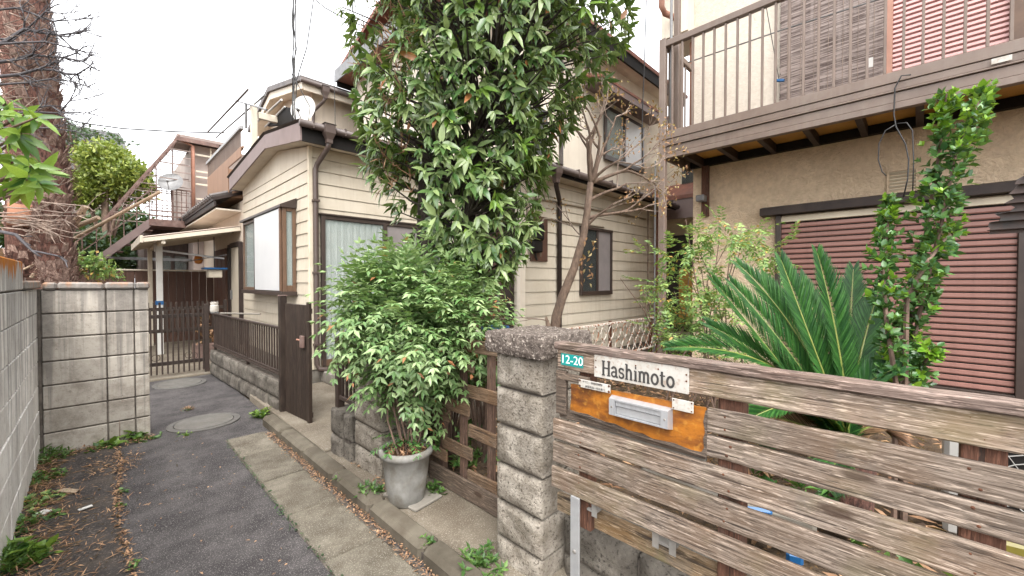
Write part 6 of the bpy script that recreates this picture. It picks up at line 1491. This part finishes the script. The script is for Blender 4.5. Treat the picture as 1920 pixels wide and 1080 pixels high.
# ---- trees beyond
def tree(label, c, rx, rz, n, L, m, trunk_h, name='broadleaf_tree', flat=1.0):
    c = W3(c); t = thing(name, label, 'tree', (c[0], c[1], 0)); LV = Leaves(); k = MB()
    lobes = [c + rv() * np.array((rx, rx, rz)) * .55 for _ in range(9)]
    for i in range(n):
        q = lobes[i % 9]; p = q + rv() * np.array((rx, rx, rz)) * .52 * (.6 + .4 * rng.random())
        for s in range(3): LV.add(p + rv() * L * .7, rv() + U3 * .2, rv() + U3 * .6, L * (.7 + .6 * rng.random()), L * .26)
    k.tube([(c[0], c[1], 0), (c[0] + .05, c[1], trunk_h * .5), (c[0], c[1], c[2])], [rx * .10, rx * .08, rx * .04], 8)
    for q in lobes: k.tube([(c[0], c[1], trunk_h * .8), q], [rx * .05, rx * .015], 5, False)
    k.build('trunk', 'bark_maple', t, smooth=True); foliage(t, LV, m, LEAF4, .15, name='crown'); return t
tree('round yellow-green tree standing beyond the palm trunk', dep(196, 335, 12.5), 1.2, 1.02, 3200, .15, 'leaf_round', 2.8)
tree('dark evergreen left of the outside stair, below the round tree', dep(215, 440, 15.5), 1.5, 1.1, 1200, .2, 'leaf_far', 1.5)
tree('dark evergreen between the two palm trunks', dep(70, 450, 12.0), 1.3, 1.2, 1200, .18, 'leaf_far', 1.5)
tree('dark low evergreen right behind the thick palm foot', dep(150, 475, 11), 1.0, .8, 900, .16, 'leaf_far', 1.0)
tree('dark shrubby tree under the outside stair', dep(235, 485, 13.5), .9, .7, 700, .16, 'leaf_far', 1.0)
tree('wispy high treetop above the round tree', dep(160, 262, 17), 1.5, .5, 260, .16, 'leaf_far', 3.5)
tree('small pale green shrub peeping over the cross wall coping', dep(165, 500, 5.3), .22, .16, 160, .07, 'leaf_garden', 1.0, 'shrub')
tree('low leafy shrub at the right end of the cross wall coping', dep(205, 512, 5.8), .16, .10, 70, .06, 'leaf_garden', 1.0, 'shrub')
# props and poles leaning behind the wall
for lab, a, b_, r in (('pale timber prop leaning behind the palm trunk', (128, 437, 9.0), (160, 387, 9.0), .06), ('lower long pale pole slanting behind the palm trunk', (130, 452, 9.4), (300, 360, 9.4), .035), ('upper grey pole slanting towards the stair', (128, 430, 9.2), (185, 408, 9.2), .05), ('thin pale cane leaning at the foot of the palm', (60, 520, 5.0), (92, 480, 5.0), .025), ('long thin cane rising from the wall corner to the right', (45, 505, 5.2), (145, 455, 5.2), .012)):
    P = [dep(*a), dep(*b_)]; o = MB().tube(P, r, 8).build('timber_pole', 'pole_wood', None, tuple(P[0])); tag(o, lab, 'pole', 'poles leaning behind the left walls')

# ================================================================== SMALLER THINGS
pt = thing('flower_pot', 'grey cement flower pot with rolled rim beside the stone pillar', 'pot', tuple(pot_c))
MB().lathe([(.001, .004), (.105, .0), (.112, .01), (.135, .16), (.150, .30), (.158, .305), (.170, .315), (.174, .332), (.168, .35), (.155, .355), (.142, .345), (.138, .31), (.135, .29)], pot_c, 40).build('body', 'pot_cement', pt, smooth=True)
v = [(pot_c.x, pot_c.y, pot_c.z + .315)]; f = []
for rr_ in (.05, .1, .14):
    for j in range(24): a = j * 6.2832 / 24; v.append((pot_c.x + rr_ * math.cos(a), pot_c.y + rr_ * math.sin(a), pot_c.z + .31 + rng.normal() * .006))
for j in range(24):
    j2 = (j + 1) % 24; f.append((0, 1 + j, 1 + j2))
    for q in (0, 24): f.append((1 + q + j, 25 + q + j, 25 + q + j2, 1 + q + j2))
b = MB(); b.v = [Vector(p) for p in v]; b.f = f; b.build('soil', 'litter_soil', pt)
LV = Leaves()
for i in range(150):
    a = rng.random() * 6.283; r_ = .13 * rng.random() ** .5; LV.add((pot_c.x + r_ * math.cos(a), pot_c.y + r_ * math.sin(a), pot_c.z + .325 + .02 * rng.random()), rv() + U3 * .3, rv(), .05, .007)
foliage(pt, LV, 'leaf_dry', LEAF4, .1, name='dry_leaves')
sl = tag(bx('paving_tile', (1.335, 2.20, .0715), (1.56, 2.53, .092), 'cement_plain', None, .006), 'thin grey concrete tile under the flower pot', 'tile'); sl.rotation_euler = (0, 0, R(8))

# rusty white folding lattice
lt = thing('lattice_fence', 'rusty white folding lattice fence in front of the cream wing', 'fence', (5.3, 3.3, .2))
YL = 3.25; x = 4.05; zA, zB = .38, .86
cells = 0
while x < 6.75:
    w = .20
    for s in (0, 1):
        P = []
        for i in range(9):
            t = i / 8; z = zA + (zB - zA) * t; ph = math.sin(t * 2 * math.pi + (0 if s == 0 else math.pi)); P.append((x + w * .5 + ph * w * .42, YL + .012 * s, z))
        b = MB(); b.tube(P, .008, 4); b.build('lath', 'rusty_white', lt)
    x += w * 1.02
bx('rail', (4.0, YL - .014, .855), (6.8, YL + .03, .885), 'rusty_white', lt, .004); bx('rail', (4.0, YL - .014, .36), (6.8, YL + .03, .385), 'rusty_white', lt, .004)
for x in (4.05, 5.4, 6.72): bx('post', (x, YL + .031, .1), (x + .04, YL + .07, .90), 'rust', lt, .004)
# little shelf with things in front of the door
sf = thing('door_shelf', 'small cream shelf with a blue tray next to the entrance door', 'shelf', (3.55, 3.6, .085))
c = dep(928, 620, 4.6); 
bx('top', (c.x - .16, c.y - .16, .92), (c.x + .16, c.y + .16, .95), 'cream_metal', sf, .005)
for sx in (-1, 1):
    for sy in (-1, 1): bx('leg', (c.x + sx * .14 - .015, c.y + sy * .14 - .015, .09), (c.x + sx * .14 + .015, c.y + sy * .14 + .015, .919), 'post_wood', sf)
bx('tray', (c.x - .12, c.y - .12, .951), (c.x + .12, c.y + .10, 1.0), 'blue_plastic', sf, .01); bx('box', (c.x - .13, c.y - .13, .70), (c.x + .13, c.y + .13, .86), 'orange_plastic', sf, .01); bx('shelf', (c.x - .15, c.y - .15, .67), (c.x + .15, c.y + .15, .69), 'cream_metal', sf)

# air-conditioner outdoor unit behind the fence
ac = thing('air_conditioner', 'white outdoor air conditioner unit with round fan grille behind the fence', 'air conditioner', (3.25, -.4, .12))
bx('case', (3.10, -.72, .18), (3.40, -.10, .74), 'ac_white', ac, .02); bx('stand', (3.12, -.7, .12), (3.38, -.6, .179), 'steel_grey', ac); bx('stand', (3.12, -.22, .12), (3.38, -.12, .179), 'steel_grey', ac)
gc = Vector((3.092, -.42, .47)); k = MB()
for r_ in (.05, .09, .13, .17, .21, .24): k.tube([gc + Vector((0, r_ * math.cos(i * .2618), r_ * math.sin(i * .2618))) for i in range(25)], .0025, 5, False)
for i in range(12): a = i * .5236; k.tube([gc, gc + Vector((0, .24 * math.cos(a), .24 * math.sin(a)))], .002, 4, False)
k.build('fan_grille', 'ac_white', ac); k = MB(); k.tube([gc + Vector((.006, 0, 0)), gc + Vector((.0075, 0, 0))], .245, 30).build('fan_opening', 'near_black', ac)

# dark corrugated sheet poking in from the right
cs = thing('corrugated_sheet', 'dark torn corrugated roof sheet at the right edge', 'roof sheet', tuple(dep(1900, 430, 2.3)))
A = dep(1850, 440, 2.2); B = dep(1925, 318, 1.95); ex = Vector((.25, -1.3, .03)); n = 7; v = []; f = []
for i in range(n * 4 + 1):
    t = i / (n * 4); p = A.lerp(B, t); w = .013 * math.sin(i * math.pi / 2 * 1.0); nn = (B - A).cross(ex).normalized()
    jag = Vector(ex).normalized() * (random.uniform(-.02, .03) + (.03 if 9 < i < 14 else 0))
    v += [p + nn * w + jag, p + nn * w + ex, p + nn * (w + .004) + jag, p + nn * (w + .004) + ex]
for i in range(n * 4): q = 4 * i; f += [(q, q + 1, q + 5, q + 4), (q + 2, q + 6, q + 7, q + 3), (q, q + 4, q + 6, q + 2)]
f.append((0, 2, 3, 1)); b = MB(); b.v = v; b.f = f; b.build('sheet', 'corrugated', cs)
MB().tube([A + ex * .6 - UP * .03, A + ex * .6 - UP * 1.7], .03, 8).build('post', 'post_wood', cs)

# cable loop hanging from the balcony
cl = thing('hanging_cable', 'black cable looped and hanging from the balcony beam', 'cable', tuple(dep(1690, 150, 4.2)))
def onb(u, v_): return onX(u, v_, 5.20)
k = MB(); k.tube([onb(1708, 140), onb(1690, 142), onb(1678, 165), onb(1676, 215), onb(1680, 238), onb(1698, 270), onb(1704, 300), onb(1702, 335), onb(1694, 370)], .006, 6)
k.tube([onb(1680, 233), onb(1660, 245), onb(1648, 270), onb(1647, 300), onb(1654, 322), onb(1662, 330)], .005, 6); k.tube([onb(1682, 232), onb(1700, 230), onb(1711, 245), onb(1713, 300), onb(1711, 370)], .005, 6); k.build('cable', 'cable', cl, smooth=True)
pg = thing('clothes_peg', 'blue clothes peg dangling from a cord on the balcony', 'peg', tuple(onX(1461, 152, 5.3)))
q = onX(1461, 152, 5.3); MB().bar(q + Vector((0, .05, .02)), q + Vector((0, -.05, -.01)), .03, .03, c=.006).build('peg', 'blue_plastic', pg); MB().tube([onX(1437, 15, 5.3), q], .004, 5).build('cord', 'cable', pg)
q = onX(1630, 118, 5.8); t = thing('paper_tag', 'small white tag hanging on the reed blind', 'tag', tuple(q)); bx('tag', q + Vector((-.005, -.03, -.05)), q + Vector((.005, .03, .05)), 'white_post', t)
lw_ = thing('washing_line', 'thin grey washing line strung along the balcony', 'line', tuple(onX(1300, 115, 5.5))); MB().tube([onX(1290, 117, 5.5), onX(1470, 55, 5.5), onX(1660, -5, 5.5)], .008, 6).build('line', 'steel_grey', lw_)
# odds and ends lying behind the planks
for lab, u, v_, D, dims, m, nm, ct_, rz in (('blue plastic pipe piece glimpsed between the lower planks', 1420, 958, 1.85, (.025, .12, .03), 'blue_plastic', 'pipe_piece', 'pipe', .5), ('grey concrete block lying behind the lower planks', 1455, 972, 1.9, (.12, .30, .10), 'cement_plain', 'concrete_block', 'block', .1),
        ('yellow plastic tub behind the planks on the far right', 1885, 1030, 1.7, (.1, .12, .09), 'yellow_plastic', 'tub', 'tub', .2), ('blue hose end glimpsed low between the planks', 1490, 1048, 1.7, (.025, .06, .05), 'blue_plastic', 'hose', 'hose', .3), ('pale concrete slab leaning behind the letter board', 1290, 905, 2.0, (.05, .45, .12), 'cement_plain', 'concrete_slab', 'slab', .15), ('grey board lying under the air conditioner', 1740, 800, 2.9, (.3, .4, .06), 'cement_plain', 'board', 'board', .4)):
    q = dep(u, v_, D); h = Vector(dims) / 2; o = bx(nm, q - h, q + h, m, None, .012, (0, .1, rz)); tag(o, lab, ct_)

# ---- weeds and litter
def weed(label, c, r, h, n, L, w, m='leaf_weed', tpl=LEAF4, name='weed', parts=0):
    c = W3(c); t = thing(name, label, 'weed', tuple(c), 'weeds growing along the lane'); LV = Leaves(); k = MB()
    for i in range(n):
        a = rng.random() * 6.283; q = r * rng.random() ** .6; p = c + np.array((q * math.cos(a) * 1.0, q * math.sin(a), h * rng.random() * (1 - .5 * q / r)))
        whorl(LV, p, rv() * .5 + U3, 4, L, w, 1.0, .3); k.tube([(c[0] + (p[0] - c[0]) * .5, c[1] + (p[1] - c[1]) * .5, c[2]), p], [.003, .002], 4, False)
    foliage(t, LV, m, tpl, .25, parts=parts); k.build('stems', 'leaf_weed', t); return t
weed('broad-leaved bright weed at the foot of the cross wall', onZ(225, 828), .16, .13, 14, .085, .028, 'leaf_bright', LEAF8, parts=300)
weed('dark green ground cover right of the broad-leaved weed', onZ(268, 822), .14, .05, 26, .04, .012)
weed('small weeds left of the broad-leaved weed by the wall foot', onZ(190, 842), .10, .05, 18, .045, .013)
weed('grassy tuft in the corner where the two block walls meet', onZ(90, 862), .15, .12, 40, .07, .006)
for i, (u, v_, lab) in enumerate(((60, 945, 'dark creeping weeds along the tall wall, middle patch'), (45, 985, 'dark creeping weeds along the tall wall, nearer patch'), (75, 900, 'dark creeping weeds along the tall wall, farther patch'))): weed(lab, onZ(u + 6, v_), .14, .06, 44, .036, .011, 'leaf_weed' if i else 'leaf_garden')
weed('yellow-green leafy weed in the bottom left corner', onZ(45, 1050), .12, .14, 22, .075, .02, 'leaf_bright', LEAF8)
weed('dark grass clump at the very bottom left edge', onZ(8, 1070), .10, .12, 40, .09, .006)
weed('fresh green clump at the end of the low retaining wall', onZ(492, 782), .10, .12, 40, .05, .011, 'leaf_bright')
weed('low weed between the flower pot and the pillar', onZ(690, 925, .07), .10, .06, 30, .04, .009)
weed('tiny weed in the paving joint before the stub wall', onZ(640, 897, .07), .05, .03, 10, .03, .008)
weed('weed tuft at the foot of the plank fence pillar', onZ(905, 1062, .07), .12, .08, 36, .045, .010, 'leaf_weed')
weed('small sprig growing in the kerb joint', onZ(800, 1018, .08), .04, .04, 7, .03, .008)
weed('tiny sprig on the nearer manhole rim', onZ(345, 815), .07, .02, 9, .03, .008, 'leaf_bright')
weed('dry grass tuft between the two manholes', onZ(350, 770), .05, .06, 12, .05, .004, 'leaf_dry')
weed('weeds right of the grey pot under the trellis', onZ(815, 920, .07), .10, .06, 24, .04, .01)
for i, (x, y) in enumerate(((.10, 4.0), (.095, 3.75), (.11, 2.9))): weed('tiny weed in the asphalt seam, ' + ('farthest of three', 'middle of three', 'nearest of three')[i], (x, y, .006), .03, .02, 6, .025, .008)
# tall thin dry stalk
q = onZ(225, 828); t = thing('dry_stalk', 'tall dry weed stalk leaning on the cross wall', 'weed', tuple(q)); k = MB(); k.tube([q, q + Vector((0, .02, .25)), q + Vector((.02, .03, .42))], .004, 5)
for i in range(14): p = q + Vector((.02, .03, .36 + .08 * random.random())); k.tube([p, p + Vector(rv()) * .05], .002, 3)
k.build('stalk', 'twig_pale', t)
# fallen leaves: a drift by the tall wall, a line in the asphalt seam, the gutter and the planting
def litter(name, label, pts, L, w, m='leaf_dry', tpl=LEAF4, flat=.25):
    LV = Leaves()
    for p in pts: LV.add((p[0], p[1], p[2] + .003 + .014 * rng.random()), rv() * np.array((1, 1, flat)), np.array((0, 0, 1.)) + rv() * .35, L * (.5 + rng.random()), w * (.6 + .8 * rng.random()))
    P, D, N, L_, W_ = LV.arr(); o = put(name, leaves_mesh(name, P, D, N, L_, W_, m, tpl, .1)); tag(o, label, 'leaf litter', kind='stuff'); return o
pts = []
for i in range(2600):
    y = 1.4 + 3.85 * rng.random(); x = -.355 + abs(rng.normal()) * .13 * (1.0 + .5 * math.sin(y * 2.3)); pts.append((x, y, .008))
litter('fallen_leaves', 'rusty fallen needles and leaves drifted along the tall block wall', pts, .055, .0028)
pts = [(.09 + rng.normal() * .012 + .02 * math.sin(y * 3), y, .006) for y in 1.2 + 3.9 * rng.random(900)] + [(-.1 + .35 * rng.random(), 4.55 + .15 * rng.normal() + .1, .007) for _ in range(260)] + [(-.2 + .55 * rng.random(), 5.2 + .05 * rng.normal(), .007) for _ in range(380)]
litter('fallen_leaves', 'thin line of brown litter filling the seam in the asphalt', pts, .028, .0042)
pts = [(1.160 + rng.normal() * .022, y, .012) for y in -.5 + 5.0 * rng.random(2600)]
litter('fallen_leaves', 'reddish litter lying in the gutter along the kerb', pts, .020, .0035)
pts = [(1.75 + 3.2 * rng.random(), -1.2 + 4.2 * rng.random(), .20) for _ in range(2600)]
litter('fallen_leaves', 'brown fallen leaves covering the garden earth behind the fence', pts, .08, .016)
pts = [(1.35 + .35 * rng.random(), 2.45 + .35 * rng.random(), .075) for _ in range(60)] + [(1.36 + .3 * rng.random(), 3.0 + .25 * rng.random(), .075) for _ in range(50)]
litter('fallen_leaves', 'few dry leaves scattered around the pillar foot and pot', pts, .03, .007)
pts = [(-.1 + .9 * rng.random(), 1.2 + 3.8 * rng.random(), .004) for _ in range(150)]
litter('fallen_leaves', 'scattered pale bits of leaf on the asphalt lane', pts, .022, .004)
for lab, u, v_, dx, dy, m in (('pale brown scrap of wood lying in the leaf drift', 130, 920, .05, .12, 'pole_wood'), ('white scrap of paper on the old asphalt', 160, 952, .07, .02, 'white_post'), ('whitish scrap lying among weeds by the tall wall', 83, 960, .06, .05, 'white_post')):
    q = onZ(u, v_, .02); o = bx('scrap', q - Vector((dx / 2, dy / 2, .004)), q + Vector((dx / 2, dy / 2, .004)), m, None, .002, (.1, .05, random.random())); tag(o, lab, 'litter')

pts = [(.824 + rng.normal() * .010, y, .004) for y in .4 + 4.2 * rng.random(450)]
litter('moss_strip', 'dark mossy crumbs lining the joint between asphalt and gutter slabs', pts, .016, .005, 'leaf_far')
